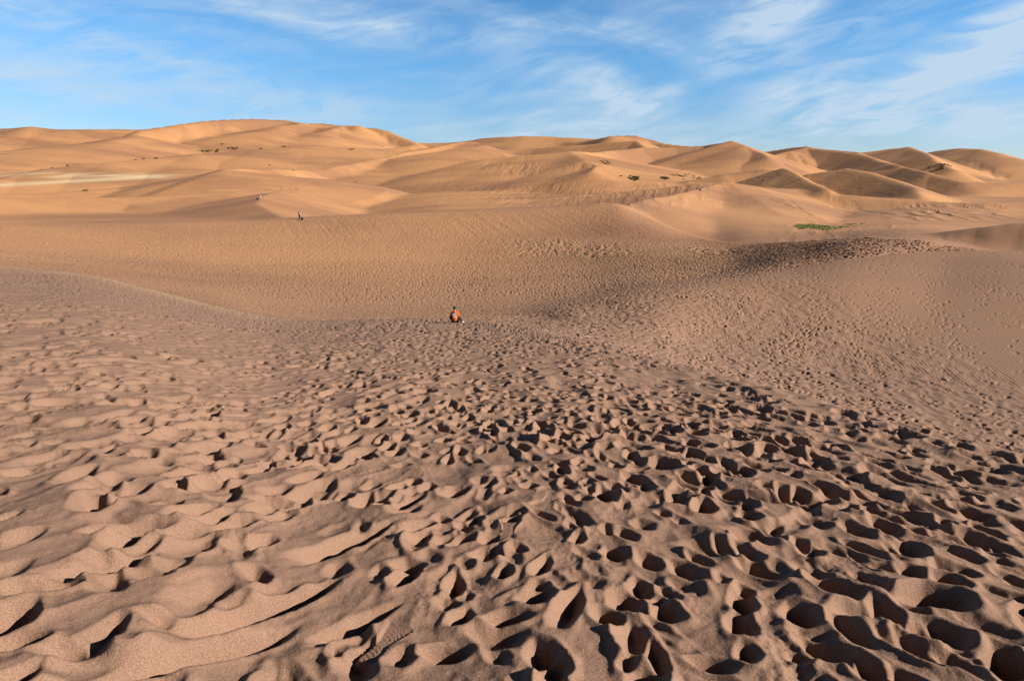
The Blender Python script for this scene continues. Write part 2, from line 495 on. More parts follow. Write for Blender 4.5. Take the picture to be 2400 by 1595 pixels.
class Raster:
    def __init__(self, x0, x1, y0, y1, res):
        self.x0, self.y0, self.res = x0, y0, res
        self.nx, self.ny = int((x1 - x0) / res), int((y1 - y0) / res)
        self.h = np.zeros((self.ny, self.nx), np.float32)

    def coords(self):
        x = self.x0 + np.arange(self.nx, dtype=np.float32) * self.res
        y = self.y0 + np.arange(self.ny, dtype=np.float32) * self.res
        return np.meshgrid(x, y)

    def stamp(self, x, y, ang, a, b, D, rim, keep, slope, seed):
        ext = a * 2.1
        i0, i1 = int((x - ext - self.x0) / self.res), int((x + ext - self.x0) / self.res) + 2
        j0, j1 = int((y - ext - self.y0) / self.res), int((y + ext - self.y0) / self.res) + 2
        if i1 < 2 or j1 < 2 or i0 > self.nx - 2 or j0 > self.ny - 2:
            return
        i0, j0 = max(i0, 0), max(j0, 0)
        i1, j1 = min(i1, self.nx), min(j1, self.ny)
        gx = self.x0 + np.arange(i0, i1) * self.res - x
        gy = self.y0 + np.arange(j0, j1) * self.res - y
        ca, sa = math.cos(ang), math.sin(ang)
        U = (gx[None, :] * sa + gy[:, None] * ca) / a
        V = (gx[None, :] * ca - gy[:, None] * sa) / b
        V = V * (1 + 0.18 * U)                        # heel narrower than toe
        th = np.arctan2(V, U)
        q = np.sqrt(U * U + V * V) * (1 + 0.10 * np.sin(2 * th + seed) + 0.06 * np.sin(5 * th + 3 * seed))
        m = 1 - sstep(q, 0.25, 1.0)
        cut = 1 - sstep(q, 0.7, 1.25)
        lip = np.exp(-((q - 1.15) / 0.27) ** 2) * (0.55 + 0.45 * np.cos(th - slope))
        blk = self.h[j0:j1, i0:i1]
        lvl = keep * float(blk.mean())
        self.h[j0:j1, i0:i1] = blk * (1 - 0.85 * cut) + lvl * cut - D * m * (1 + 0.35 * U * np.cos(slope)) + rim * lip

    def sample(self, X, Y):
        fx = (X - self.x0) / self.res
        fy = (Y - self.y0) / self.res
        ins = (fx > 1) & (fy > 1) & (fx < self.nx - 3) & (fy < self.ny - 3)
        fx = np.clip(fx, 1, self.nx - 3)
        fy = np.clip(fy, 1, self.ny - 3)
        ix, iy = fx.astype(np.int32), fy.astype(np.int32)
        tx, ty = (fx - ix).astype(np.float32), (fy - iy).astype(np.float32)
        h = self.h
        v = (h[iy, ix] * (1 - tx) + h[iy, ix + 1] * tx) * (1 - ty) + (h[iy + 1, ix] * (1 - tx) + h[iy + 1, ix + 1] * tx) * ty
        return v, ins

    def slump(self, it, tan_max):
        mx = tan_max * self.res
        h = self.h
        for _ in range(it):
            for ax in (0, 1):
                d = np.diff(h, axis=ax)
                ex = (np.clip(d, mx, None) - mx + np.clip(d, None, -mx) + mx) * 0.35
                if ax == 0:
                    h[:-1] += ex
                    h[1:] -= ex
                else:
                    h[:, :-1] += ex
                    h[:, 1:] -= ex

    def blur(self, it):
        h = self.h
        for _ in range(it):
            h[1:-1] = 0.25 * h[:-2] + 0.5 * h[1:-1] + 0.25 * h[2:]
            h[:, 1:-1] = 0.25 * h[:, :-2] + 0.5 * h[:, 1:-1] + 0.25 * h[:, 2:]


T1 = Raster(-6.2, 7.2, 0.6, 8.6, 0.008)
T2 = Raster(-36, 27, -1, 52, 0.026)
T3 = Raster(-130, 112, 8, 172, 0.085)


def uneven(X, Y):
    """old, wind-softened relief under the prints"""
    dist = np.hypot(X, Y)
    left = sstep(-X, -0.3, 2.6 + 0.10 * dist)
    w = vnoise(X / 1.3, Y / 1.3, 31) * 0.25
    a = fbm(X / 0.42 + w, Y / 0.85 + w * 2, 3, 21, 0.5)
    # wind and feet have drawn the relief out along the ways people walk: fanning either side
    def combed(k, wx, wy, seed):
        return (1 - np.abs(vnoise((X - k * Y) / wx + w * 1.5, (Y + k * X) / wy, seed)))
    lr = sstep(X, -1.0, 1.6)
    rid = (combed(0.42, 0.36, 1.0, 44) ** 2) * (1 - lr) + (combed(-0.42, 0.34, 0.85, 45) ** 2) * lr
    rid2 = combed(0.36, 0.21, 0.6, 48) * (1 - lr) + combed(-0.40, 0.22, 0.6, 49) * lr
    big = vnoise(X / 2.1, Y / 3.1, 57) * 0.06
    return (a * 0.020 + big) + left * (rid * 0.016 * (0.5 + 0.7 * sstep(vnoise(X / 1.1, Y / 1.6, 66), -.5, .5)) + rid2 * rid2 * 0.024) + (1 - left) * (rid * 0.032 + 0.03 * vnoise(X / .28, Y / .33, 61))


def lateral_fade(X, Y):
    d = np.hypot(X, Y)
    return 1 - 0.75 * sstep(d, 34, 60)


for T in (T1, T2):
    GX, GY = T.coords()
    T.h += uneven(GX, GY) * lateral_fade(GX, GY)
del GX, GY

# density of prints over the terrain: rows by line (s), columns by azimuth of a picture column
PXT = np.array([0, 400, 800, 1100, 1350, 1600, 1850, 2100, 2400])
AZT = np.array([ray(p, 700)[0] for p in PXT])
ST = np.array([0, 1, 1.02, 2, 3, 4, 4.4, 5, 6, 7, 8, 8.05])
DENS = np.array([
    [13, 14, 16, 17, 17, 17, 16, 15, 15],     # 0 feet
    [1.2, 2.0, 6, 10, 9, 9, 12, 13, 13],     # 1 F
    [0.3, 0.5, 1.5, 4, 4, 5, 6, 6, 6],
    [0.3, 0.5, 1.5, 5, 6, 7, 7, 6, 6],     # 2 V
    [3, 3, 4, 5, 5, 3, 1.8, 1.2, 1.0],     # 3 W
    [4, 4, 5, 5, 5, 2.6, 0.8, 0.7, 0.9],     # 4 R
    [4, 4, 5, 5, 5, 7, 10, 10, 5],
    [4, 4.4, 5, 5, 5, 7, 10, 10, 5],     # 5 B
    [4, 4.4, 4, 4, 4, 7, 10, 10, 5],     # 6 G
    [3, 3.6, 3.6, 3.2, 2.4, 3, 9, 10, 5],     # 7 S
    [2.4, 3, 3, 2.4, 2.0, 2.0, 9, 10, 5],     # 8 M
    [0, 0, 0, 0, 0, 0, 0, 0, 0]], float)
DEEP = np.array([      # depth multiplier
    [1.15, 1.2, 1.2, 1.2, 1.2, 1.2, 1.2, 1.2, 1.2],
    [.35, .35, .6, .9, .8, .9, 1, 1, 1],
    [.4, .4, .6, .9, .9, .9, .9, .9, .9],
    [.4, .4, .6, .9, .9, .9, .9, .9, .9],
    [.6, .6, .7, .8, .8, .6, .4, .4, .4],
    [.6, .6, .7, .8, .8, .6, .4, .4, .4],
    [.7, .7, .7, .8, .8, .9, 1.3, 1.4, 1.0],
    [.7, .7, .7, .8, .8, .9, 1.3, 1.4, 1.0],
    [.7, .7, .7, .8, .8, .9, 1.3, 1.4, 1.0],
    [.6, .6, .6, .6, .6, .7, 1.3, 1.4, 1.0],
    [.6, .6, .6, .6, .6, .7, 1.3, 1.4, 1.0],
    [0, 0, 0, 0, 0, 0, 0, 0, 0]], float)


def s_of(x, y):
    a, r = np.arctan2(x, y), np.hypot(x, y)
    c = np.clip(np.searchsorted(AZ, a), 0, NC - 1)
    K = Rk[3:14]                       # F..
    RK = K[:, c]
    s = np.zeros_like(r)
    s = np.where(r < RK[0], r / RK[0], s)
    for k in range(len(K) - 1):
        ins = (r >= RK[k]) & (r < RK[k + 1])
        s = np.where(ins, 1 + k + (r - RK[k]) / (RK[k + 1] - RK[k]), s)
    return np.where(r >= RK[-1], 99, s), a


def table(tab, s, a):
    i = np.clip(np.searchsorted(ST, s) - 1, 0, len(ST) - 2)
    fs = np.clip((s - ST[i]) / (ST[i + 1] - ST[i]), 0, 1)
    j = np.clip(np.searchsorted(AZT, a) - 1, 0, len(AZT) - 2)
    fa = np.clip((a - AZT[j]) / (AZT[j + 1] - AZT[j]), 0, 1)
    v = ((tab[i, j] * (1 - fa) + tab[i, j + 1] * fa) * (1 - fs) + (tab[i + 1, j] * (1 - fa) + tab[i + 1, j + 1] * fa) * fs)
    return np.where(s > 8.04, 0, v)


prints = []       # x, y, angle, a, b, D, rim, keep


def scatter(x0, x1, y0, y1, dmax, cond=None):
    n = int((x1 - x0) * (y1 - y0) * dmax)
    x, y = rng.uniform(x0, x1, n), rng.uniform(y0, y1, n)
    s, a = s_of(x, y)
    d = table(DENS, s, a)
    clump = 0.7 + 0.75 * sstep(fbm(x / 2.2, y / 4.0, 2, 71), -0.5, 0.6)
    ok = (rng.random(n) * dmax < d * clump) & (np.abs(a) < R(54)) & (np.hypot(x, y) > 1.2)
    if cond is not None:
        ok &= cond(x, y)
    x, y, s, a = x[ok], y[ok], s[ok], a[ok]
    deep = table(DEEP, s, a)
    return x, y, s, a, deep


def add_prints(x, y, ang, deep, big, soft):
    n = len(x)
    big = np.broadcast_to(big, (n,))
    a_ = rng.uniform(0.095, 0.165, n) * big
    b_ = rng.uniform(0.055, 0.095, n) * big
    D_ = rng.uniform(0.035, 0.09, n) * deep * big
    for i in range(n):
        rim = D_[i] * rng.uniform(0.18, 0.42)
        if soft[i] > rng.random():
            prints.append((x[i], y[i], ang[i], a_[i] * 1.6, b_[i] * 1.3, D_[i] * 0.55, rim * 0.3, 0.3))
        else:
            prints.append((x[i], y[i], ang[i], a_[i], b_[i], D_[i], rim, 0.25))


# the trampled ridge in front
x, y, s, a, deep = scatter(-36, 27, 0.4, 52, 17.0, lambda x, y: s_of(x, y)[0] < 1.0)
dirn = -0.40 * np.tanh((x + 0.3) / 2.2) - 0.05
ang = dirn + rng.normal(0, 0.38, len(x)) + np.where(rng.random(len(x)) < 0.12, PI / 2, 0)
leftm = sstep(-x, 0.2, 2.5)
add_prints(x, y, ang, deep * rng.choice([0.6, 1.0, 1.35], len(x), p=[.35, .45, .2]), 1.0, 0.06 + 0.14 * leftm)
x, y, s, a, deep = scatter(-6, 8, 1.0, 9, 12, lambda x, y: (s_of(x, y)[0] < 1.0) & (rng.random(len(x)) < .8))
leftm = sstep(-x, 0.2, 2.5)
add_prints(x, y, -0.40 * np.tanh((x + 0.3) / 2.2) + rng.normal(0, 0.5, len(x)), deep * rng.choice([0.5, .9, 1.3], len(x)), rng.choice([.7, 1.0, 1.45], len(x), p=[.4, .4, .2]), 0.08 + 0.08 * leftm)
# slopes and basin beyond
x, y, s, a, deep = scatter(-118, 100, 8, 170, 10.0, lambda x, y: s_of(x, y)[0] >= 1.0)
far = sstep(np.hypot(x, y), 30, 130)
add_prints(x, y, rng.uniform(0, PI, len(x)), deep * 2.2, 1.15 + 0.4 * far, 0.1 + 0 * x)
i_ = len(prints)
# single trails over the rippled right slope: picture-plane hints turned to ground tracks
TRAILS = [[(1330, 800, 24), (1560, 770, 30), (1700, 700, 44), (1900, 640, 52), (2120, 605, 58)],
          [(2230, 600, 58), (2190, 680, 42), (2230, 760, 35), (2330, 900, 26)],
          [(2150, 612, 56), (2170, 700, 40), (2220, 770, 34)],
          [(1960, 720, 38), (1890, 800, 30), (1930, 840, 28)], [(1905, 770, 32), (1800, 830, 28)],
          [(2400, 720, 38), (2240, 640, 50)], [(2060, 700, 41), (2010, 800, 30), (2060, 860, 27)],
          [(2110, 690, 42), (2120, 800, 31)], [(1690, 760, 34), (1830, 800, 29), (2000, 780, 32), (2250, 850, 28)],
          [(1880, 660, 48), (2070, 740, 37), (2300, 820, 30)], [(1560, 800, 26), (1650, 770, 31), (1740, 720, 40)],
          [(2400, 700, 40), (2180, 620, 54)], [(1390, 730, 44), (1600, 690, 46), (1850, 640, 50), (2050, 606, 56), (2250, 590, 60)],
          [(1340, 735, 42), (1600, 697, 45), (1850, 646, 50), (2100, 603, 57)]]
for tr in TRAILS:
    P = [place(px, py, d) for px, py, d in tr]
    for rep in range(2):
        off = rng.normal(0, 0.5)
        side_ = 1
        for (xa, ya), (xb, yb) in zip(P[:-1], P[1:]):
            L = math.hypot(xb - xa, yb - ya)
            th = math.atan2(xb - xa, yb - ya)
            for q in np.arange(0, L, 0.62):
                side_ = -side_
                t = q / L
                x_ = xa + (xb - xa) * t + math.cos(th) * (side_ * 0.13 + off + 0.3 * math.sin(q * .5 + rep)) + rng.normal(0, .05)
                y_ = ya + (yb - ya) * t - math.sin(th) * (side_ * 0.13 + off)
                prints.append((x_, y_, th, .15, .095, .06, .02, .3))
rng.shuffle(prints)
# hand-placed marks in the foreground (picture position, distance, angle, size)
MARKS = [(1330, 1420, .30, .085, .10, 25), (1500, 1370, .17, .09, .09, 10), (1440, 1290, .15, .10, .10, -30),
         (1775, 1330, .22, .12, .12, -38), (1955, 1385, .19, .13, .12, -30), (2160, 1480, .14, .11, .11, 20),
         (2270, 1280, .24, .10, .10, -45), (1180, 1330, .14, .07, .09, 5), (1240, 1130, .13, .12, .09, 60),
         (1930, 1520, .18, .11, .10, -35), (1065, 1150, .16, .13, .10, 70), (1650, 1190, .16, .11, .10, 15),
         (600, 1430, .60, .16, .21, 42), (800, 1275, .48, .16, .20, 40), (480, 1525, .60, .13, .19, 45),
         (980, 1230, .25, .08, .09, 38), (960, 1170, .26, .10, .11, 25), (1300, 1565, .12, .09, .09, 50),
         (2120, 1210, .26, .11, .11, -50), (260, 1330, .34, .08, .08, 30), (830, 1460, .40, .09, .10, 45),
         (2375, 1562, .20, .17, .24, 10), (1750, 1530, .10, .07, .07, 0), (1540, 1530, .24, .045, .15, 2)]
for (px, py, a_, b_, D_, dg) in MARKS:
    a_, b_, D_ = a_ * .8, b_ * .8, D_ * .9
    x_, y_ = place(px, py, 3)
    prints.append((x_, y_, R(dg), a_, b_ * (.8 if a_ > .25 else 1), D_, D_ * (.05 if a_ > .25 else .25), .2))
for (x_, y_, an, a_, b_, D_, rim, keep) in prints:
    sl_ = rng.uniform(0, 2 * PI)
    d_ = math.hypot(x_, y_)
    if d_ < 10.5:
        T1.stamp(x_, y_, an, a_, b_, D_, rim, keep, sl_, sl_)
    if d_ < 60:
        T2.stamp(x_, y_, an, a_, b_, D_, rim, keep, sl_, sl_)
    if d_ > 26:
        T3.stamp(x_, y_, an, max(a_, .15), max(b_, .11), D_, rim, keep, sl_, sl_)
T1.slump(12, 0.72)
T2.slump(4, 0.7)
T1.blur(1)
GX, GY = T1.coords()
T1.h += 0.0030 * fbm(GX / 0.055, GY / 0.055, 2, 501) + 0.0035 * sstep(vnoise(GX / .4, GY / .4, 503), 0, .6) * vnoise(GX / 0.022, GY / 0.022, 502)
del GX, GY

# shoe treads pressed into the fresh prints
TREADS = [((845, 1548), (948, 1452)), ((1182, 1268), (1200, 1200)), ((1250, 1186), (1312, 1152)), ((1186, 1128), (1244, 1150))]
GX, GY = T1.coords()
for (pa, pb) in TREADS:
    xa, ya = place(*pa, 3)
    xb, yb = place(*pb, 3)
    x_, y_, half = (xa + xb) / 2, (ya + yb) / 2, min(math.hypot(xb - xa, yb - ya) / 2, .15)
    dg = math.degrees(math.atan2(xb - xa, yb - ya))
    ca, sa = math.cos(R(dg)), math.sin(R(dg))
    i0, i1 = int((x_ - .25 - T1.x0) / T1.res), int((x_ + .25 - T1.x0) / T1.res)
    j0, j1 = int((y_ - .25 - T1.y0) / T1.res), int((y_ + .25 - T1.y0) / T1.res)
    if i0 < 0 or j0 < 0 or i1 >= T1.nx or j1 >= T1.ny:
        continue
    X_ = GX[j0:j1, i0:i1] - x_
    Y_ = GY[j0:j1, i0:i1] - y_
    U = (X_ * sa + Y_ * ca) / half
    V = (X_ * ca - Y_ * sa)
    wdt = 0.052 + 0.012 * U - 0.012 * np.cos(U * 3.0)
    q = np.maximum(np.abs(U), np.abs(V) / wdt)
    m = 1 - sstep(q, 0.92, 1.08)
    lug = np.cos(U * half * 2 * PI / 0.026 + np.abs(V) * 60) * (0.4 + 0.6 * np.cos(V * 2 * PI / 0.034)) * sstep(vnoise(X_ / .03, Y_ / .03, 5), -.6, .2)
    blk = T1.h[j0:j1, i0:i1]
    lv = float((blk * m).sum() / m.sum())
    edge = np.exp(-((q - 1.12) / .1) ** 2)
    T1.h[j0:j1, i0:i1] = blk * (1 - m) + ((lv + blk * .08) * .93 - 0.006 + 0.0065 * lug) * m + edge * 0.006 * np.sin(3 * U + 1)
del GX, GY

fine_noise = None
near_rows = np.searchsorted(SS[:, NC // 2], 8.5)
Xn, Yn = XX[:near_rows], YY[:near_rows]
Rn = RR[:near_rows]
v1, i1 = T1.sample(Xn, Yn)
v2, i2 = T2.sample(Xn, Yn)
v3, i3 = T3.sample(Xn, Yn)
bx = np.minimum.reduce([Xn + 6.0, 7.0 - Xn, Yn - 0.8, 8.4 - Yn])
w1 = sstep(bx, 0.0, 1.0) * i1
w2 = sstep(np.minimum.reduce([Xn + 35.5, 26.5 - Xn, 51.5 - Yn, Yn + 0.6]), 0.0, 6.0) * i2 * (1 - w1)
w3 = (1 - w1 - w2) * i3 * sstep(Rn, 20, 28)
low = 1 - sstep(SS[:near_rows], 7.93, 8.0)
w3 = w3 * low
rest = (1 - w1 - w2 - w3)
disp = v1 * w1 + v2 * w2 + v3 * w3
disp = disp + rest * uneven(Xn, Yn) * (Rn < 40)
# rough wind forms: rippled shelf in the basin, slide marks on the mid slope
Sn = SS[:near_rows]
AZn = np.broadcast_to(AZ[None, :], Sn.shape)
pxn = PW / 2 + F * np.tan(AZn.clip(-1.2, 1.2)) * (CP + 0.05)
shelf = sstep(Sn, 5.95, 6.25) * (1 - sstep(Sn, 6.75, 7.05)) * sstep(pxn, 1100, 1300) * (1 - sstep(pxn, 1620, 1900))
wv = vnoise(Xn / 3.0, Yn / 3.0, 88) * 1.6
disp = disp + shelf * (sstep(vnoise(Xn / 8, Yn / 12, 91), -.8, .3)) * (0.12 * (1 - np.abs(vnoise((Xn - Yn * .5) / 0.95 + wv, Yn / 4.0, 90))) ** 2 + 0.07 * vnoise(Xn / .5, Yn / 1.1, 93))
slide = sstep(Sn, 6.9, 7.3) * (1 - sstep(Sn, 7.9, 8.0)) * sstep(pxn, 420, 700) * (1 - sstep(pxn, 1500, 1600))
tx = Xn + 0.55 * Yn
disp = disp + slide * 0.06 * (1 - np.abs(vnoise(tx / 1.3, Yn / 16.0, 97)) ** 0.7) * sstep(vnoise(Xn / 9, Yn / 9, 99), -.5, .3)
ZZ[:near_rows] += disp
del v1, v2, v3, w1, w2, w3

# ripples and tracks on the far slopes
Xf, Yf = XX[f0:], YY[f0:]
Rf = RR[f0:]
AZf = np.broadcast_to(AZ[None, :], Rf.shape)
ef = ZZ[f0:] / Rf
# picture coordinates of the far sand, used only to decide which dune face is rippled
tanA = np.tan(AZf.clip(-1.2, 1.2))
vz = np.zeros_like(ef)
den = 1.0
# v from e:  e*sqrt(x^2+dy^2) = -SP+v*CP with x = tanA*dy
sec = np.sqrt(1 + tanA * tanA)
vz = (SP + ef * sec * CP) / (CP - ef * sec * SP)
pyf = PH / 2 - vz * F
pxf = PW / 2 + F * tanA * (CP + vz * SP)
def box(px, py, x0, x1, y0, y1, sx=60, sy=12):
    return (sstep(px, x0 - sx, x0 + sx) * (1 - sstep(px, x1 - sx, x1 + sx))
            * sstep(py, y0 - sy, y0 + sy) * (1 - sstep(py, y1 - sy, y1 + sy)))
ripA = box(pxf, pyf, 1020, 1700, 430, 484, 140, 10) + 0.25 * box(pxf, pyf, 1700, 1800, 414, 430, 25, 4)
ripB = box(pxf, pyf, 2090, 2360, 478, 515, 40, 8)
ripC = box(pxf, pyf, 1150, 1420, 384, 412, 60, 8) * .7 + box(pxf, pyf, 1950, 2120, 430, 444, 40, 4) * .5
ripD = box(pxf, pyf, 1800, 2150, 515, 575, 60, 12)
wv = vnoise(Xf / 14.0, Yf / 14.0, 188) * 1.5
f1 = (1 - np.abs(vnoise((Xf * .974 - Yf * .225) / 2.3 + wv * .6, (Yf * .974 + Xf * .225) / 26.0, 190)))
dd = ripA * 0.24 * f1 ** 2 + ripC * 0.7 * f1 ** 2 * sstep(vnoise(Xf / 40, Yf / 40, 7), -.3, .3)
f2 = (1 - np.abs(vnoise((Xf * .92 - Yf * .39) / 2.5 + wv * .5, (Yf * .92 + Xf * .39) / 38.0, 194)))
dd = dd + ripB * 0.5 * f2 ** 2 + ripD * (0.10 * f2 ** 2 + .05 * vnoise(Xf / 1.2, Yf / 1.5, 195))
ZZ[f0:] += dd
# tracks walked across the far slopes: shallow grooves on the ground
FARTRACKS = [[(1925, 455, 300), (1960, 470, 280), (2012, 484, 260), (2006, 490, 255), (2035, 497, 245), (2095, 504, 235)],
             [(1800, 466, 260), (1840, 480, 240), (1900, 504, 210)], [(1850, 470, 260), (1880, 492, 230)],
             [(1950, 484, 240), (1975, 496, 230), (2010, 502, 225)],
             [(2280, 386, 950), (2325, 400, 800), (2360, 416, 700)], [(2240, 378, 1000), (2300, 382, 950)],
             [(2320, 398, 820), (2332, 418, 700)], [(1870, 364, 800), (1885, 384, 730)],
             [(1080, 520, 140), (1120, 545, 132)], [(1330, 490, 143), (1370, 530, 132), (1395, 545, 128)]]
for tr in FARTRACKS:
    P_ = [place(px, py, d) for px, py, d in tr]
    for (xa, ya), (xb, yb) in zip(P_[:-1], P_[1:]):
        L2 = (xb - xa) ** 2 + (yb - ya) ** 2
        dm = math.hypot((xa + xb) / 2, (ya + yb) / 2)
        wd = max(0.5, dm * 0.0035)
        t_ = np.clip(((Xf - xa) * (xb - xa) + (Yf - ya) * (yb - ya)) / L2, 0, 1)
        q_ = np.hypot(Xf - xa - t_ * (xb - xa), Yf - ya - t_ * (yb - ya)) / wd
        ZZ[f0:] -= 0.45 * wd * np.exp(-q_ * q_) * (0.6 + 0.4 * vnoise(Xf / (1.5 * wd), Yf / (1.5 * wd), 77))

# ------------------------------------------------------------------ attributes for the sand shader
ripple = np.zeros(RR.shape, np.float32)
Ssx = SS[:near_rows]
ripple[:near_rows] = (sstep(Ssx, 2.6, 3.1) * (1 - sstep(Ssx, 3.85, 4.0)) * sstep(pxn, 1500, 1750)
                      * (0.55 + 0.45 * sstep(vnoise(Xn / 7, Yn / 9, 301), -.4, .3)))
tramp = np.zeros(RR.shape, np.float32)
tramp[:near_rows] = sstep(Rn, 50, 100) * (1 - sstep(Ssx, 7.9, 8.0))
T4 = box(pxf, pyf, 500, 1500, 420, 480, 150, 14) * 0.35
tramp[f0:] = np.maximum(tramp[f0:], T4 + ripD * .8 + box(pxf, pyf, 1250, 1700, 425, 480, 60, 6) * .7)
pale = np.zeros(RR.shape, np.float32)
pl = (box(pxf, pyf, -900, 400, 404, 414, 120, 3) * sstep(vnoise(pxf / 90, (pyf + pxf * .045) / 3.4, 402), -.1, .5))
band = np.exp(-((pyf - (434 - 0.055 * pxf)) / 4.0) ** 2) * (1 - sstep(pxf, 330, 440))
band2 = np.exp(-((pyf - (412 - 0.05 * pxf * 0 + 0.00022 * (pxf - 250) ** 2)) / 3.0) ** 2) * (1 - sstep(abs(pxf - 250), 110, 170))
pale[:near_rows] = shelf * 0.06 + 0.30 * sstep(Ssx, .72, .95) * (1 - sstep(Ssx, 1.0, 1.3)) * (1 - sstep(pxn, 450, 760))
pale[f0:] = np.clip(0.6 * pl + band + 0.7 * band2, 0, 1)


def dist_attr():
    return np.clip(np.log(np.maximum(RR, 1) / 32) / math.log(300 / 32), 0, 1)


def grid_mesh(name, r0, r1, mat):
    n_r = r1 - r0
    nv = n_r * NC
    co = np.empty((nv, 3), np.float32)
    co[:, 0] = XX[r0:r1].ravel()
    co[:, 1] = YY[r0:r1].ravel()
    co[:, 2] = (ZZ[r0:r1] + EYE).ravel()
    i = np.arange(n_r - 1)[:, None] * NC + np.arange(NC - 1)[None, :]
    quad = np.stack([i, i + 1, i + NC + 1, i + NC], -1).reshape(-1, 4)
    # close the gap behind the camera
    j = np.arange(n_r - 1) * NC
    wrap = np.stack([j + NC - 1, j, j + NC, j + 2 * NC - 1], -1)
    quad = np.concatenate([quad, wrap]).astype(np.int32)
    ring = None
    loops = quad.ravel()
    nq = len(quad)
    starts = np.arange(nq, dtype=np.int32) * 4
    if r0 == 0:                       # close the small hole under the feet
        loops = np.concatenate([loops, np.arange(NC, dtype=np.int32)[::-1]])
        starts = np.concatenate([starts, [nq * 4]]).astype(np.int32)
    me = bpy.data.meshes.new(name)
    me.vertices.add(nv)
    me.vertices.foreach_set('co', co.ravel())
    me.loops.add(len(loops))
    me.loops.foreach_set('vertex_index', loops.astype(np.int32))
    me.polygons.add(len(starts))
    me.polygons.foreach_set('loop_start', starts)
    me.polygons.foreach_set('use_smooth', np.ones(len(starts), bool))
    at = me.attributes.new('sand_mask', 'FLOAT_COLOR', 'POINT')
    dat = np.ones((nv, 4), np.float32)
    dat[:, 0] = ripple[r0:r1].ravel()
    dat[:, 1] = tramp[r0:r1].ravel()
    dat[:, 2] = pale[r0:r1].ravel()
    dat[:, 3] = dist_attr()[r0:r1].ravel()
    at.data.foreach_set('color', dat.ravel())
    me.update(calc_edges=True)
    me.materials.append(mat)
    o = bpy.data.objects.new(name, me)
    col.objects.link(o)
    o['kind'] = 'structure'
    return o


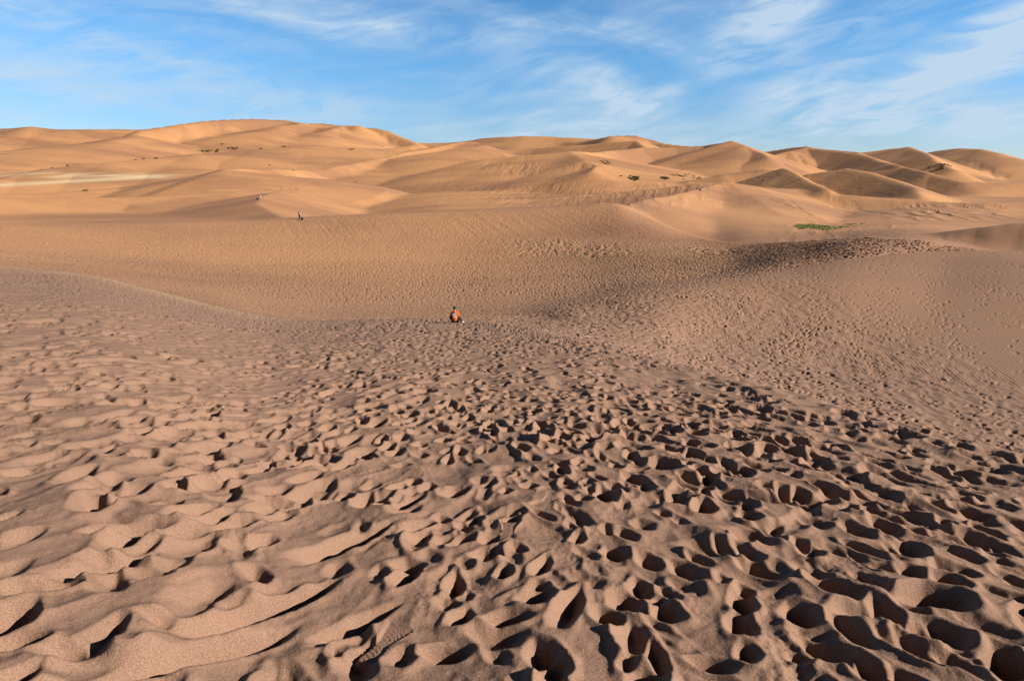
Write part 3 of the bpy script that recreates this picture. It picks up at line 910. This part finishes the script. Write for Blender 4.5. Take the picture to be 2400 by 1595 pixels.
def sand_material():
    m = bpy.data.materials.new('sand')
    m.use_nodes = True
    w = NT(m.node_tree)
    geo = w.n('ShaderNodeNewGeometry')
    P = geo.outputs['Position']
    at = w.n('ShaderNodeAttribute', {'attribute_name': 'sand_mask'})
    sp = w.n('ShaderNodeSeparateColor', None, i0=at.outputs['Color'])
    rip, trm, pal = sp.outputs
    dst = at.outputs['Alpha']
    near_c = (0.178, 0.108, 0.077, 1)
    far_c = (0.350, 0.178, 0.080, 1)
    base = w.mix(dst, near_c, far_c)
    mpb = w.n('ShaderNodeMapping', None, Vector=P, Scale=(0.6, 1.3, 1.0), Rotation=(0, 0, R(15)))
    big = w.n('ShaderNodeTexNoise', None, Vector=mpb, Scale=0.012, Detail=5.0, Roughness=0.6)
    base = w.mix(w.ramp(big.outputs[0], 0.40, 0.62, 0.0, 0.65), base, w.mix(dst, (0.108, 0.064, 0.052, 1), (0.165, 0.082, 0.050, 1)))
    mid = w.n('ShaderNodeTexNoise', None, Vector=P, Scale=1.1, Detail=4.0, Roughness=0.6)
    base = w.mix(w.ramp(mid.outputs[0], 0.3, 0.7, 0.0, 0.22), base, (0.175, 0.105, 0.070, 1))
    base = w.mix(pal, base, (0.38, 0.285, 0.18, 1))
    # grains
    g1 = w.n('ShaderNodeTexNoise', None, Vector=P, Scale=170.0, Detail=2.0, Roughness=0.8)
    g2 = w.n('ShaderNodeTexNoise', None, Vector=P, Scale=420.0, Detail=1.0, Roughness=0.7)
    gsum = w.m('ADD', w.m('MULTIPLY', g1.outputs[0], 0.5), w.m('MULTIPLY', g2.outputs[0], 0.5))
    gfac = w.ramp(gsum, 0.30, 0.70, 0.50, 1.50)
    cd = w.n('ShaderNodeVectorMath', {'operation': 'LENGTH'}, i0=P)
    nearw = w.ramp(cd.outputs['Value'], 4.0, 14.0, 1.0, 0.0)
    gfac = w.m('ADD', 1.0, w.m('MULTIPLY', w.m('SUBTRACT', gfac, 1.0), nearw))
    vm = w.n('ShaderNodeVectorMath', {'operation': 'SCALE'}, i0=base)
    w.put(vm.inputs['Scale'], gfac)
    colr = vm.outputs[0]
    # relief too small for the mesh
    b1 = w.n('ShaderNodeTexNoise', None, Vector=P, Scale=60.0, Detail=4.0, Roughness=0.7)
    h_near = w.m('MULTIPLY', w.m('MULTIPLY', b1.outputs[0], 0.006), nearw)
    # wind ripples
    mp = w.n('ShaderNodeMapping', None, Vector=P, Rotation=(0, 0, R(14)))
    wob = w.n('ShaderNodeTexNoise', None, Vector=P, Scale=0.9, Detail=2.0, Roughness=0.5)
    xs = w.n('ShaderNodeSeparateXYZ', None, i0=mp.outputs[0])
    ph = w.m('ADD', w.m('MULTIPLY', xs.outputs[0], 2 * PI / 0.19), w.m('MULTIPLY', wob.outputs[0], 9.0))
    wave = w.m('MULTIPLY', w.m('SINE', ph), w.m('MULTIPLY', rip, 0.0045))
    # trampled texture at a distance
    t1 = w.n('ShaderNodeTexNoise', None, Vector=P, Scale=2.2, Detail=3.0, Roughness=0.65)
    t2 = w.n('ShaderNodeTexNoise', None, Vector=P, Scale=0.7, Detail=2.0, Roughness=0.6)
    th = w.m('MULTIPLY', w.m('ADD', t1.outputs[0], t2.outputs[0]), w.m('MULTIPLY', trm, 0.09))
    hh = w.m('ADD', w.m('ADD', h_near, wave), th)
    # sheets of sand slipped and blown: faint broad streaks on the far slopes
    mp2 = w.n('ShaderNodeMapping', None, Vector=P, Scale=(0.22, 0.05, 0.1), Rotation=(0, 0, R(-20)))
    s1 = w.n('ShaderNodeTexNoise', None, Vector=mp2, Scale=1.0, Detail=5.0, Roughness=0.6, Distortion=0.6)
    hh = w.m('ADD', hh, w.m('MULTIPLY', w.m('MULTIPLY', s1.outputs[0], w.ramp(dst, 0.86, 1.0)), 0.22))
    bump = w.n('ShaderNodeBump', None, Strength=1.0, Distance=1.0, Height=hh)
    bs = w.n('ShaderNodeBsdfPrincipled', None, Base_Color=colr, Roughness=0.95, Normal=bump)
    bs.inputs['Specular IOR Level'].default_value = 0.12
    w.n('ShaderNodeOutputMaterial', None, Surface=bs)
    return m


SAND = sand_material()
split = int(np.searchsorted(SS[:, NC // 2], 8.4))
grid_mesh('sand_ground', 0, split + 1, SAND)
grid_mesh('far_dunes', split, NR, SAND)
#OBJECTS
# ------------------------------------------------------------------ things on the sand
def mat(name, c, rough=0.85, var=0.0, scale=20.0, c2=None):
    m = bpy.data.materials.new(name)
    m.use_nodes = True
    w = NT(m.node_tree)
    g = w.n('ShaderNodeTexCoord')
    nz = w.n('ShaderNodeTexNoise', None, Vector=g.outputs['Object'], Scale=scale, Detail=3.0, Roughness=0.6)
    c2 = c2 or tuple(x * (1 - var) for x in c)
    colr = w.mix(w.ramp(nz.outputs[0], 0.38, 0.62), (*c, 1), (*c2, 1))
    bs = w.n('ShaderNodeBsdfPrincipled', None, Base_Color=colr, Roughness=rough)
    bs.inputs['Specular IOR Level'].default_value = 0.2
    w.n('ShaderNodeOutputMaterial', None, Surface=bs)
    return m


M_ = {
    'skin': mat('skin', (0.30, 0.165, 0.11), 0.6, 0.1), 'hair': mat('hair', (0.012, 0.009, 0.008), 0.5, 0.3),
    'brown_hair': mat('brown_hair', (0.06, 0.025, 0.012), 0.5, 0.3),
    'orange': mat('orange_cloth', (0.46, 0.095, 0.007), 0.9, 0.22, 6.0), 'black': mat('black_cloth', (0.012, 0.011, 0.016), 0.9, 0.3),
    'white': mat('white_cloth', (0.42, 0.39, 0.36), 0.9, 0.12), 'navy': mat('navy_cloth', (0.015, 0.022, 0.09), 0.9, 0.2),
    'pink': mat('pale_pink_cloth', (0.45, 0.30, 0.26), 0.9, 0.1), 'red': mat('dark_red_cloth', (0.16, 0.03, 0.025), 0.9, 0.2),
    'grey': mat('grey_cloth', (0.10, 0.10, 0.11), 0.9, 0.2), 'shoe': mat('white_shoe', (0.55, 0.54, 0.52), 0.6, 0.1),
    'print': mat('back_print', (0.36, 0.33, 0.31), 0.8, 0.0, 26.0, (0.16, 0.14, 0.17)),
    'leaf': mat('olive_leaf', (0.095, 0.098, 0.026), 0.8, 0, 0.9, (0.045, 0.048, 0.014)),
    'grass': mat('green_grass', (0.18, 0.23, 0.045), 0.8, 0, 0.35, (0.18, 0.175, 0.065)),
    'dry': mat('dry_scrub', (0.09, 0.062, 0.025), 0.9, 0, 0.9, (0.05, 0.035, 0.016)),
    'stem': mat('scrub_stem', (0.12, 0.075, 0.04), 0.9, 0.3),
}


def link(name, me, parent=None, m=None):
    o = bpy.data.objects.new(name, me)
    col.objects.link(o)
    if parent is not None:
        o.parent = parent
    if m is not None and me is not None and not me.materials:
        me.materials.append(m)
    return o


def empty(name, loc, rz, label, cat, group=None):
    o = link(name, None)
    o.location = loc
    o.rotation_euler = (0, 0, rz)
    o['label'] = label
    o['category'] = cat
    if group:
        o['group'] = group
    return o


def skinned(joints, bones, inflate=0.0, sub=2):
    """one continuous skin grown over a chain of joints: {name: (x, y, z, radius)}"""
    names = []
    for a, b in bones:
        for k in (a, b):
            if k not in names:
                names.append(k)
    me = bpy.data.meshes.new('skeleton')
    me.from_pydata([joints[k][:3] for k in names], [(names.index(a), names.index(b)) for a, b in bones], [])
    o = bpy.data.objects.new('skeleton', me)
    col.objects.link(o)
    o.modifiers.new('skin', 'SKIN')
    for i, k in enumerate(names):
        r = joints[k][3] + inflate
        r2 = (joints[k][4] + inflate) if len(joints[k]) > 4 else r
        me.skin_vertices[0].data[i].radius = (r, r2)
        me.skin_vertices[0].data[i].use_root = (i == 0)
    s = o.modifiers.new('sub', 'SUBSURF')
    s.levels = sub
    s.render_levels = sub
    bpy.context.view_layer.update()
    dg = bpy.context.evaluated_depsgraph_get()
    out = bpy.data.meshes.new_from_object(o.evaluated_get(dg))
    for p in out.polygons:
        p.use_smooth = True
    bpy.data.objects.remove(o)
    bpy.data.meshes.remove(me)
    return out


def cap_mesh(cx, cy, cz, rx, ry, rz_, back, low):
    """hair: a shell over the skull, open at the face; back = direction of the back of the head"""
    import bmesh
    bm = bmesh.new()
    bmesh.ops.create_uvsphere(bm, u_segments=20, v_segments=14, radius=1.0)
    kill = [v for v in bm.verts if (v.co.z < -0.15 and v.co.y * back < 0.15) or v.co.z < low]
    bmesh.ops.delete(bm, geom=kill, context='VERTS')
    for v in bm.verts:
        k = 1 + 0.05 * math.sin(v.co.x * 9) * math.sin(v.co.z * 7)
        v.co = Vector((cx + v.co.x * rx * k, cy + v.co.y * ry * k, cz + v.co.z * rz_ * k))
    me = bpy.data.meshes.new('hair')
    bm.to_mesh(me)
    bm.free()
    for p in me.polygons:
        p.use_smooth = True
    return me


def add_face(root, hx, hy, hz, fwd, skin_me):
    pass


ARMS = [('chest', 'shoulder_l'), ('shoulder_l', 'elbow_l'), ('elbow_l', 'wrist_l'), ('wrist_l', 'hand_l'),
        ('chest', 'shoulder_r'), ('shoulder_r', 'elbow_r'), ('elbow_r', 'wrist_r'), ('wrist_r', 'hand_r')]
LEGS = [('pelvis', 'hip_l'), ('hip_l', 'knee_l'), ('knee_l', 'ankle_l'), ('ankle_l', 'toe_l'),
        ('pelvis', 'hip_r'), ('hip_r', 'knee_r'), ('knee_r', 'ankle_r'), ('ankle_r', 'toe_r')]
TRUNK = [('pelvis', 'spine'), ('spine', 'chest'), ('chest', 'neck'), ('neck', 'jaw'), ('jaw', 'head')]


def mirror(j):
    out = dict(j)
    for k, v in j.items():
        if k.endswith('_r') and k[:-2] + '_l' not in out:
            out[k[:-2] + '_l'] = (-v[0],) + tuple(v[1:])
    return out


STAND = mirror({'pelvis': (0, 0, .93, .13, .10), 'spine': (0, .01, 1.10, .115, .09), 'chest': (0, .01, 1.30, .135, .10), 'neck': (0, 0, 1.45, .05),
                'jaw': (0, -.015, 1.52, .062), 'head': (0, 0, 1.60, .085, .095), 'shoulder_r': (.165, .01, 1.39, .05), 'elbow_r': (.23, .03, 1.12, .038),
                'wrist_r': (.25, -.05, .89, .026), 'hand_r': (.25, -.07, .81, .032), 'hip_r': (.09, 0, .88, .088), 'knee_r': (.10, -.02, .49, .056),
                'ankle_r': (.11, .02, .09, .038), 'toe_r': (.12, -.13, .035, .036)})
WALK = dict(STAND)
WALK.update({'knee_r': (.10, -.16, .50, .056), 'ankle_r': (.10, -.22, .10, .038), 'toe_r': (.11, -.36, .06, .036),
             'knee_l': (-.10, .06, .48, .056), 'ankle_l': (-.10, .28, .12, .038), 'toe_l': (-.11, .16, .035, .036),
             'wrist_l': (-.24, -.17, .93, .026), 'hand_l': (-.24, -.22, .86, .032), 'wrist_r': (.25, .12, .90, .026), 'hand_r': (.25, .16, .83, .032)})
SIT = mirror({'pelvis': (0, 0, .13, .15, .12), 'spine': (0, -.03, .32, .13, .10), 'chest': (0, -.02, .50, .145, .11), 'neck': (0, -.05, .64, .052),
              'jaw': (0, -.08, .70, .062), 'head': (0, -.07, .78, .085, .095), 'shoulder_r': (.17, -.03, .57, .055), 'elbow_r': (.25, -.17, .36, .04),
              'wrist_r': (.14, -.36, .38, .028), 'hand_r': (.08, -.42, .38, .034), 'hip_r': (.10, -.05, .12, .09), 'knee_r': (.20, -.40, .42, .06),
              'ankle_r': (.14, -.62, .08, .04), 'toe_r': (.15, -.76, .04, .036)})


def person(pose, loc, rz, label, top, bottom, hair, group=None, long_hair=False, scale=1.0, sleeves=True, sub=2):
    root = empty('person', loc, rz, label, 'person', group)
    root.scale = (scale,) * 3
    J = pose
    body = link('body', skinned(J, TRUNK + ARMS + LEGS, 0, sub), root, M_['skin'])
    ex = dict(J)
    arm = [b for b in ARMS if not b[1].startswith('hand')] if sleeves else [b for b in ARMS if b[1][:5] in ('shoul', 'elbow')]
    pe, sp_ = J['pelvis'], J['spine']
    ex['hem'] = (pe[0], pe[1], pe[2] - .03, pe[3], (pe[4] if len(pe) > 4 else pe[3]))
    link('shirt', skinned(ex, [('hem', 'spine'), ('spine', 'chest')] + arm, .018, sub), root, top)
    leg = [b for b in LEGS if not b[1].startswith('toe')]
    link('trousers', skinned(J, leg, .017, sub), root, bottom)
    for sd_ in 'lr':
        a, t = J['ankle_' + sd_], J['toe_' + sd_]
        jj = {'a': (a[0], a[1], a[2] - .02, .042), 't': (t[0], t[1], t[2], .044, .036)}
        link('shoe', skinned(jj, [('a', 't')], .004, sub), root, M_['grey'])
    h = J['head']
    link('hair', cap_mesh(h[0], h[1] + .012, h[2] + .02, .105, .118, .115, 1, -0.75 if long_hair else -0.45), root, hair)
    if long_hair:
        jj = {'a': (h[0], h[1] + .07, h[2] - .02, .075, .04), 'b': (h[0], h[1] + .09, h[2] - .18, .085, .035), 'c': (h[0], h[1] + .10, h[2] - .34, .06, .03)}
        link('long_hair', skinned(jj, [('a', 'b'), ('b', 'c')], 0, sub), root, hair)
    return root


def on_sand(px, py, hint, sink=0.02):
    x, y = place(px, py, hint)
    return (x, y, ground(x, y) + EYE - sink)


# the person in orange, sitting with the back to the camera at the edge of the ridge
SITB = {'pelvis': (0, 0, .12, .17, .13), 'spine': (.0, .02, .30, .155, .11), 'chest': (.0, .05, .50, .165, .115), 'neck': (.01, .07, .64, .052),
        'jaw': (.015, .09, .69, .062), 'head': (.015, .09, .78, .085, .095),
        'shoulder_r': (.19, .05, .57, .058), 'elbow_r': (.215, .17, .36, .045), 'wrist_r': (.14, .34, .30, .03), 'hand_r': (.08, .40, .29, .036),
        'shoulder_l': (-.18, .05, .57, .058), 'elbow_l': (-.24, .13, .35, .045), 'wrist_l': (-.24, .34, .28, .03), 'hand_l': (-.18, .42, .27, .036),
        'hip_r': (.11, .06, .12, .095), 'knee_r': (.26, .36, .24, .062), 'ankle_r': (.42, .10, .05, .042), 'toe_r': (.56, .06, .04, .04),
        'hip_l': (-.11, .06, .12, .095), 'knee_l': (-.30, .28, .30, .065), 'ankle_l': (-.08, .48, .08, .042), 'toe_l': (.04, .52, .06, .04)}
loc = on_sand(1066, 757, 33, 0.03)
root = empty('person', loc, R(3), 'person in an orange sweatshirt sitting on the ridge edge with the back turned', 'person')
root.scale = (0.76, 0.80, 0.88)
link('body', skinned(SITB, TRUNK + ARMS + LEGS, 0, 2), root, M_['skin'])
ex = dict(SITB)
ex['hem'] = (0, -.01, .07, .165, .14)
sw = link('sweatshirt', skinned(ex, [('hem', 'spine'), ('spine', 'chest')] + [b for b in ARMS if b[1][:4] != 'hand'], .028, 2), root, M_['orange'])
link('hood', skinned({'a': (-.09, .0, .625, .045), 'b': (0, -.045, .615, .05), 'c': (.10, .0, .625, .045)}, [('a', 'b'), ('b', 'c')], 0, 2), root, M_['orange'])
link('trousers', skinned(SITB, [b for b in LEGS if b[1][:3] != 'toe'], .022, 2), root, M_['black'])
for sd_ in 'rl':
    a, t = SITB['ankle_' + sd_], SITB['toe_' + sd_]
    so_ = link('shoe', skinned({'a': (a[0], a[1], a[2], .046), 'm': ((a[0] + t[0]) / 2, (a[1] + t[1]) / 2, a[2] - .01, .046), 't': (t[0], t[1], t[2], .05)}, [('a', 'm'), ('m', 't')], .006, 2), root, M_['shoe'])
link('hair', cap_mesh(.015, .085, .795, .104, .118, .112, -1, -0.42), root, M_['hair'])
ears = []
bv = BVHTree.FromPolygons([v.co.copy() for v in sw.data.vertices], [tuple(p.vertices) for p in sw.data.polygons])
vs, fs = [], []
nu, nv_ = 15, 17
for j in range(nv_):
    for i in range(nu):
        uu_, vv_ = i / (nu - 1) * 2 - 1, j / (nv_ - 1) * 2 - 1
        hit = bv.ray_cast(Vector((uu_ * .115, -1, .44 + vv_ * .135)), Vector((0, 1, 0)))
        y_ = hit[0].y if hit[0] else -.1
        vs.append((uu_ * .115, y_ - .006, .44 + vv_ * .135))
for j in range(nv_ - 1):
    for i in range(nu - 1):
        uu_, vv_ = (i + .5) / (nu - 1) * 2 - 1, (j + .5) / (nv_ - 1) * 2 - 1
        if uu_ * uu_ + vv_ * vv_ * 0.85 < 1.0 + 0.25 * math.sin(7 * math.atan2(vv_, uu_)):
            a = j * nu + i
            fs.append((a, a + 1, a + nu + 1, a + nu))
pm = bpy.data.meshes.new('back_print')
pm.from_pydata(vs, [], fs)
link('back_print', pm, root, M_['print'])

# the two on the far crest
person(STAND, on_sand(702.5, 514.0, 147), R(160), 'standing person with long brown hair and white top on the crest', M_['white'], M_['black'], M_['brown_hair'], long_hair=True, sleeves=False)
person(SIT, on_sand(708.5, 515.5, 146), R(15), 'person in navy sitting on the crest at the feet of the one in white', M_['navy'], M_['black'], M_['brown_hair'])
# three resting at the left tip of the small pale dune
person(STAND, on_sand(611.5, 465.5, 318), R(200), 'standing person in pale pink at the left tip of the small pale dune', M_['pink'], M_['white'], M_['brown_hair'], sleeves=False)
person(SIT, on_sand(606, 467.5, 310), R(-30), 'person in blue sitting at the tip of the small pale dune, middle of three', M_['navy'], M_['navy'], M_['hair'], scale=1.15)
person(SIT, on_sand(602.5, 468, 308), R(40), 'person in black sitting at the tip of the small pale dune, leftmost of three', M_['black'], M_['black'], M_['hair'], scale=1.15)
# three walking along its top
person(WALK, on_sand(660, 446.6, 390), R(80), 'walker in dark red on top of the small pale dune, leftmost of three', M_['red'], M_['grey'], M_['brown_hair'], 'people walking along the top of the small pale dune')
person(WALK, on_sand(680, 446.2, 396), R(110), 'walker in brown on top of the small pale dune, middle of three', M_['red'], M_['red'], M_['hair'], 'people walking along the top of the small pale dune')
person(STAND, on_sand(694.5, 446.2, 398), R(170), 'person in white and black on top of the small pale dune, rightmost of three', M_['white'], M_['black'], M_['hair'], 'people walking along the top of the small pale dune')
GF = 'hikers scattered over the far dunes'
HIK = [(1690.5, 425, 300, 60, 'lone hiker in dark clothes at the peak of the triangular slip face'),
       (1785, 427, 335, 20, 'hiker in black left of a pair behind the slip face peak'),
       (1788.6, 427, 335, 150, 'hiker in black right of a pair behind the slip face peak'),
       (1789.5, 398, 480, 70, 'hiker at the start of a track under the dark shaded dune'),
       (1783, 372, 660, 200, 'hiker on the left end of the dark dune, lower of two'),
       (1799, 366, 780, 240, 'hiker on the left end of the dark dune, higher of two'),
       (1888, 343.2, 900, 0, 'hiker on the bright top of the dune right of the tall peak'),
       (2050, 376, 745, 30, 'hiker on the saddle left of the pointed right dune, left of two'),
       (2062, 379.5, 735, 60, 'hiker on the saddle left of the pointed right dune, right of two'),
       (975, 336.5, 850, 100, 'hiker at the foot of the highest dune near the skyline dip'),
       (1086, 333, 700, 0, 'hiker on the pointed hump in the middle of the skyline'),
       (931, 366, 640, 45, 'hiker in the shadow strip left of the middle hump')]
for px, py, h_, dg, lb in HIK:
    person(WALK if dg % 20 else STAND, on_sand(px, py, h_, 0.05), R(dg), lb, M_['black'] if dg % 30 else M_['red'], M_['black'], M_['hair'], GF, sub=1)
person(SIT, on_sand(1642, 446.5, 262), R(200), 'person in black sitting on the dark edge of the slip face with a white bag', M_['black'], M_['black'], M_['hair'], scale=1.1)
bag_root = empty('bag', on_sand(1645.5, 446.0, 261, 0.0), R(20), 'small white bag standing beside the person sitting on the slip face edge', 'bag')
import bmesh
bm = bmesh.new()
bmesh.ops.create_cube(bm, size=1.0)
bmesh.ops.scale(bm, vec=(.5, .3, .55), verts=bm.verts)
bmesh.ops.translate(bm, vec=(0, 0, .27), verts=bm.verts)
bmesh.ops.bevel(bm, geom=bm.edges[:], offset=.09, segments=3, affect='EDGES')
me = bpy.data.meshes.new('bag_body')
bm.to_mesh(me)
bm.free()
link('bag_body', me, bag_root, M_['white'])
link('handle', skinned({'a': (-.12, 0, .52, .02), 'b': (-.07, 0, .66, .02), 'c': (.07, 0, .66, .02), 'd': (.12, 0, .52, .02)}, [('a', 'b'), ('b', 'c'), ('c', 'd')]), bag_root, M_['black'])


# ------------------------------------------------------------------ scrub and grass
def tuft_faces(rs, cx, cy, cz, rad, hgt, n, blade, vs, fs, droop=0.5):
    for _ in range(n):
        a, q = rs.uniform(0, 2 * PI), rs.random() ** 0.6
        x, y = cx + math.cos(a) * q * rad, cy + math.sin(a) * q * rad
        hh = hgt * rs.uniform(.45, 1.0) * (1 - .55 * q * q)
        lean = rs.uniform(0, droop)
        b = rs.uniform(0, 2 * PI)
        lx, ly = math.cos(b) * lean * hh, math.sin(b) * lean * hh
        wx, wy = -math.sin(b + rs.uniform(-.6, .6)) * blade, math.cos(b) * blade
        k = len(vs)
        z0 = cz
        vs += [(x - wx * .5, y - wy * .5, z0), (x + wx * .5, y + wy * .5, z0),
               (x + lx * .5 + wx * .5, y + ly * .5 + wy * .5, z0 + hh * .6), (x + lx * .5 - wx * .5, y + ly * .5 - wy * .5, z0 + hh * .6),
               (x + lx, y + ly, z0 + hh)]
        fs += [(k, k + 1, k + 2, k + 3), (k + 3, k + 2, k + 4)]


def plant(name, px, py, wpx, hpx, hint, label, cat, m, n_cl, hgt, seed, group=None, shape=None):
    """a patch wpx x hpx picture pixels across, laid out on the ground where it grows"""
    rs = random.Random(seed)
    x0, y0 = place(px, py, hint)
    d = math.hypot(x0, y0)
    z0 = ground(x0, y0) + EYE
    rx = max(wpx / F * d / 2, .35)
    # depth on the ground from the height in the picture
    xa, ya = place(px, py + hpx / 2, hint)
    xb, yb = place(px, py - hpx / 2, hint)
    ry = min(max(math.hypot(xa - xb, ya - yb) / 2, .4), rx * 2.5)
    az_ = math.atan2(x0, y0)
    vs, fs, sv, sf = [], [], [], []
    for c in range(n_cl):
        while True:
            u_, v_ = rs.uniform(-1, 1), rs.uniform(-1, 1)
            if u_ * u_ + v_ * v_ < 1 and (shape is None or shape(u_, v_, rs)):
                break
        lx, ly = u_ * rx, v_ * ry
        wx_ = x0 + lx * math.cos(az_) + ly * math.sin(az_)
        wy_ = y0 - lx * math.sin(az_) + ly * math.cos(az_)
        gz_ = ground(wx_, wy_) + EYE - z0
        sc = rs.uniform(.5, 1.1)
        rad = hgt * sc * .9
        tuft_faces(rs, wx_ - x0, wy_ - y0, gz_ - .05, rad, hgt * sc, 26 if n_cl > 40 else 60, hgt * .10 + d * .00022, vs, fs)
        for _ in range(2):
            tuft_faces(rs, wx_ - x0, wy_ - y0, gz_ - .05, rad * .3, hgt * sc * .7, 3, hgt * .04, sv, sf, .3)
    me = bpy.data.meshes.new(name)
    me.from_pydata(vs + sv, [], fs + [tuple(i + len(vs) for i in f) for f in sf])
    me.materials.append(m)
    me.materials.append(M_['stem'])
    me.polygons.foreach_set('material_index', [0] * len(fs) + [1] * len(sf))
    root = link(name, me)
    root.location = (x0, y0, z0)
    root['label'] = label
    root['category'] = cat
    if group:
        root['group'] = group


def ragged(u, v, rs):
    return math.sin(u * 5 + 1) * .5 + math.sin(v * 6 + u * 3) * .5 + rs.random() * .9 > .1


def tapering(u, v, rs):
    return abs(v + .25 * math.sin(4 * u)) < .75 - .45 * max(u, 0) and rs.random() < (.95 if u < .3 else .35)


plant('grass_patch', 1925, 533, 104, 20, 175, 'broad bright green grass patch on the sunlit flat right of the slip face', 'grass patch', M_['grass'], 330, .42, 1, None, tapering)
plant('grass_patch', 2004, 526, 40, 4, 185, 'thin sparse line of grass tufts trailing right of the broad green patch', 'grass patch', M_['grass'], 22, .34, 2)
GB = 'green shrub patches in the sand bowl'
plant('shrub', 1421, 381, 26, 9, 510, 'olive shrub patch high in the sand bowl above the pale spur', 'shrub', M_['leaf'], 26, 1.0, 3, GB, ragged)
plant('shrub', 1455, 413, 8, 2.5, 460, 'tiny shrub patch just left of the round green shrub in the bowl', 'shrub', M_['leaf'], 5, .8, 4, GB)
plant('shrub', 1487, 418, 27, 11, 480, 'round dense green shrub low in the left of the bowl', 'shrub', M_['leaf'], 34, 1.2, 5, GB, ragged)
plant('shrub', 1558, 418, 17, 15, 490, 'upright green shrub left of the long strip of shrubs in the bowl', 'shrub', M_['leaf'], 24, 1.2, 6, GB, ragged)
plant('shrub', 1586, 412, 30, 7, 500, 'left dense half of the long strip of shrubs in the bowl', 'shrub', M_['leaf'], 26, 1.1, 7, GB)
plant('shrub', 1622, 415, 40, 7, 490, 'right thinner half of the long strip of shrubs in the bowl', 'shrub', M_['leaf'], 24, .9, 8, GB)
plant('shrub', 1602, 421, 8, 2.5, 480, 'small shrub just below the long strip in the bowl', 'shrub', M_['leaf'], 4, .8, 9, GB)
GR = 'green shrubs on the pointed right dune'
plant('shrub', 2203, 386, 36, 8, 850, 'upper green shrub patch on the right shoulder of the pointed right dune', 'shrub', M_['leaf'], 24, 1.6, 10, GR, ragged)
plant('shrub', 2199, 398, 24, 5, 800, 'lower green shrub patch on the right shoulder of the pointed right dune', 'shrub', M_['leaf'], 14, 1.4, 11, GR)
GL = 'brown scrub at the foot of the highest dune'
plant('shrub', 521, 338, 8, 3, 860, 'single dark shrub highest on the slope of the highest dune', 'shrub', M_['dry'], 5, 1.3, 12, GL)
plant('shrub', 481, 355, 28, 6, 760, 'widest brown scrub patch at the left foot of the highest dune', 'shrub', M_['leaf'], 24, 1.5, 13, GL, ragged)
plant('shrub', 508, 353, 20, 7, 770, 'broken brown scrub patch right next to the widest one', 'shrub', M_['dry'], 14, 1.3, 14, GL, ragged)
plant('shrub', 550, 347, 28, 7, 790, 'slanting brown scrub patch at the middle foot of the highest dune', 'shrub', M_['dry'], 22, 1.4, 15, GL, ragged)
plant('shrub', 611.5, 349, 6, 2, 760, 'small dark shrub between the slanting patch and the flat strip', 'shrub', M_['dry'], 4, 1.3, 16, GL)
plant('shrub', 664, 343.5, 26, 3, 760, 'flat dark strip of scrub right of the others under the highest dune', 'shrub', M_['dry'], 14, 1.2, 17, GL)
plant('shrub', 824, 351, 14, 4, 660, 'dark shrub at the left end of the bright small ridge', 'shrub', M_['dry'], 9, 1.3, 18)
GS = 'tiny dark shrubs along the left slope'
for k, (px, py, w_, lb) in enumerate([(318, 374.5, 3, 'leftmost of three tiny shrubs above the pale band'), (336, 373, 8, 'middle and widest of three tiny shrubs above the pale band'),
                                      (367, 371.5, 8, 'rightmost of three tiny shrubs above the pale band'), (97, 398.5, 4, 'tiny shrub left of the pale streaks, lowest of three'),
                                      (125, 395, 7, 'tiny shrub left of the pale streaks, middle of three'), (159, 388.5, 4, 'tiny shrub left of the pale streaks, highest of three')]):
    plant('shrub', px, py, w_, 2, 640, lb, 'shrub', M_['dry'], 4, 1.1, 30 + k, GS)
plant('shrub', 200, 447, 10, 4, 440, 'green shrub on the pale foot of the long dark crest at left', 'shrub', M_['leaf'], 8, 1.0, 40)
plant('shrub', 631, 387, 4, 2, 540, 'tiny lone shrub above the round tip of the long crest', 'shrub', M_['dry'], 3, .9, 41)
plant('shrub', 687, 400, 4, 1.5, 515, 'tiny lone shrub on the sagging middle of the long crest', 'shrub', M_['dry'], 3, .9, 42)
plant('shrub', 835, 426, 8, 5, 430, 'pair of tiny dark sprigs on the wide smooth slope', 'shrub', M_['dry'], 4, .8, 43)
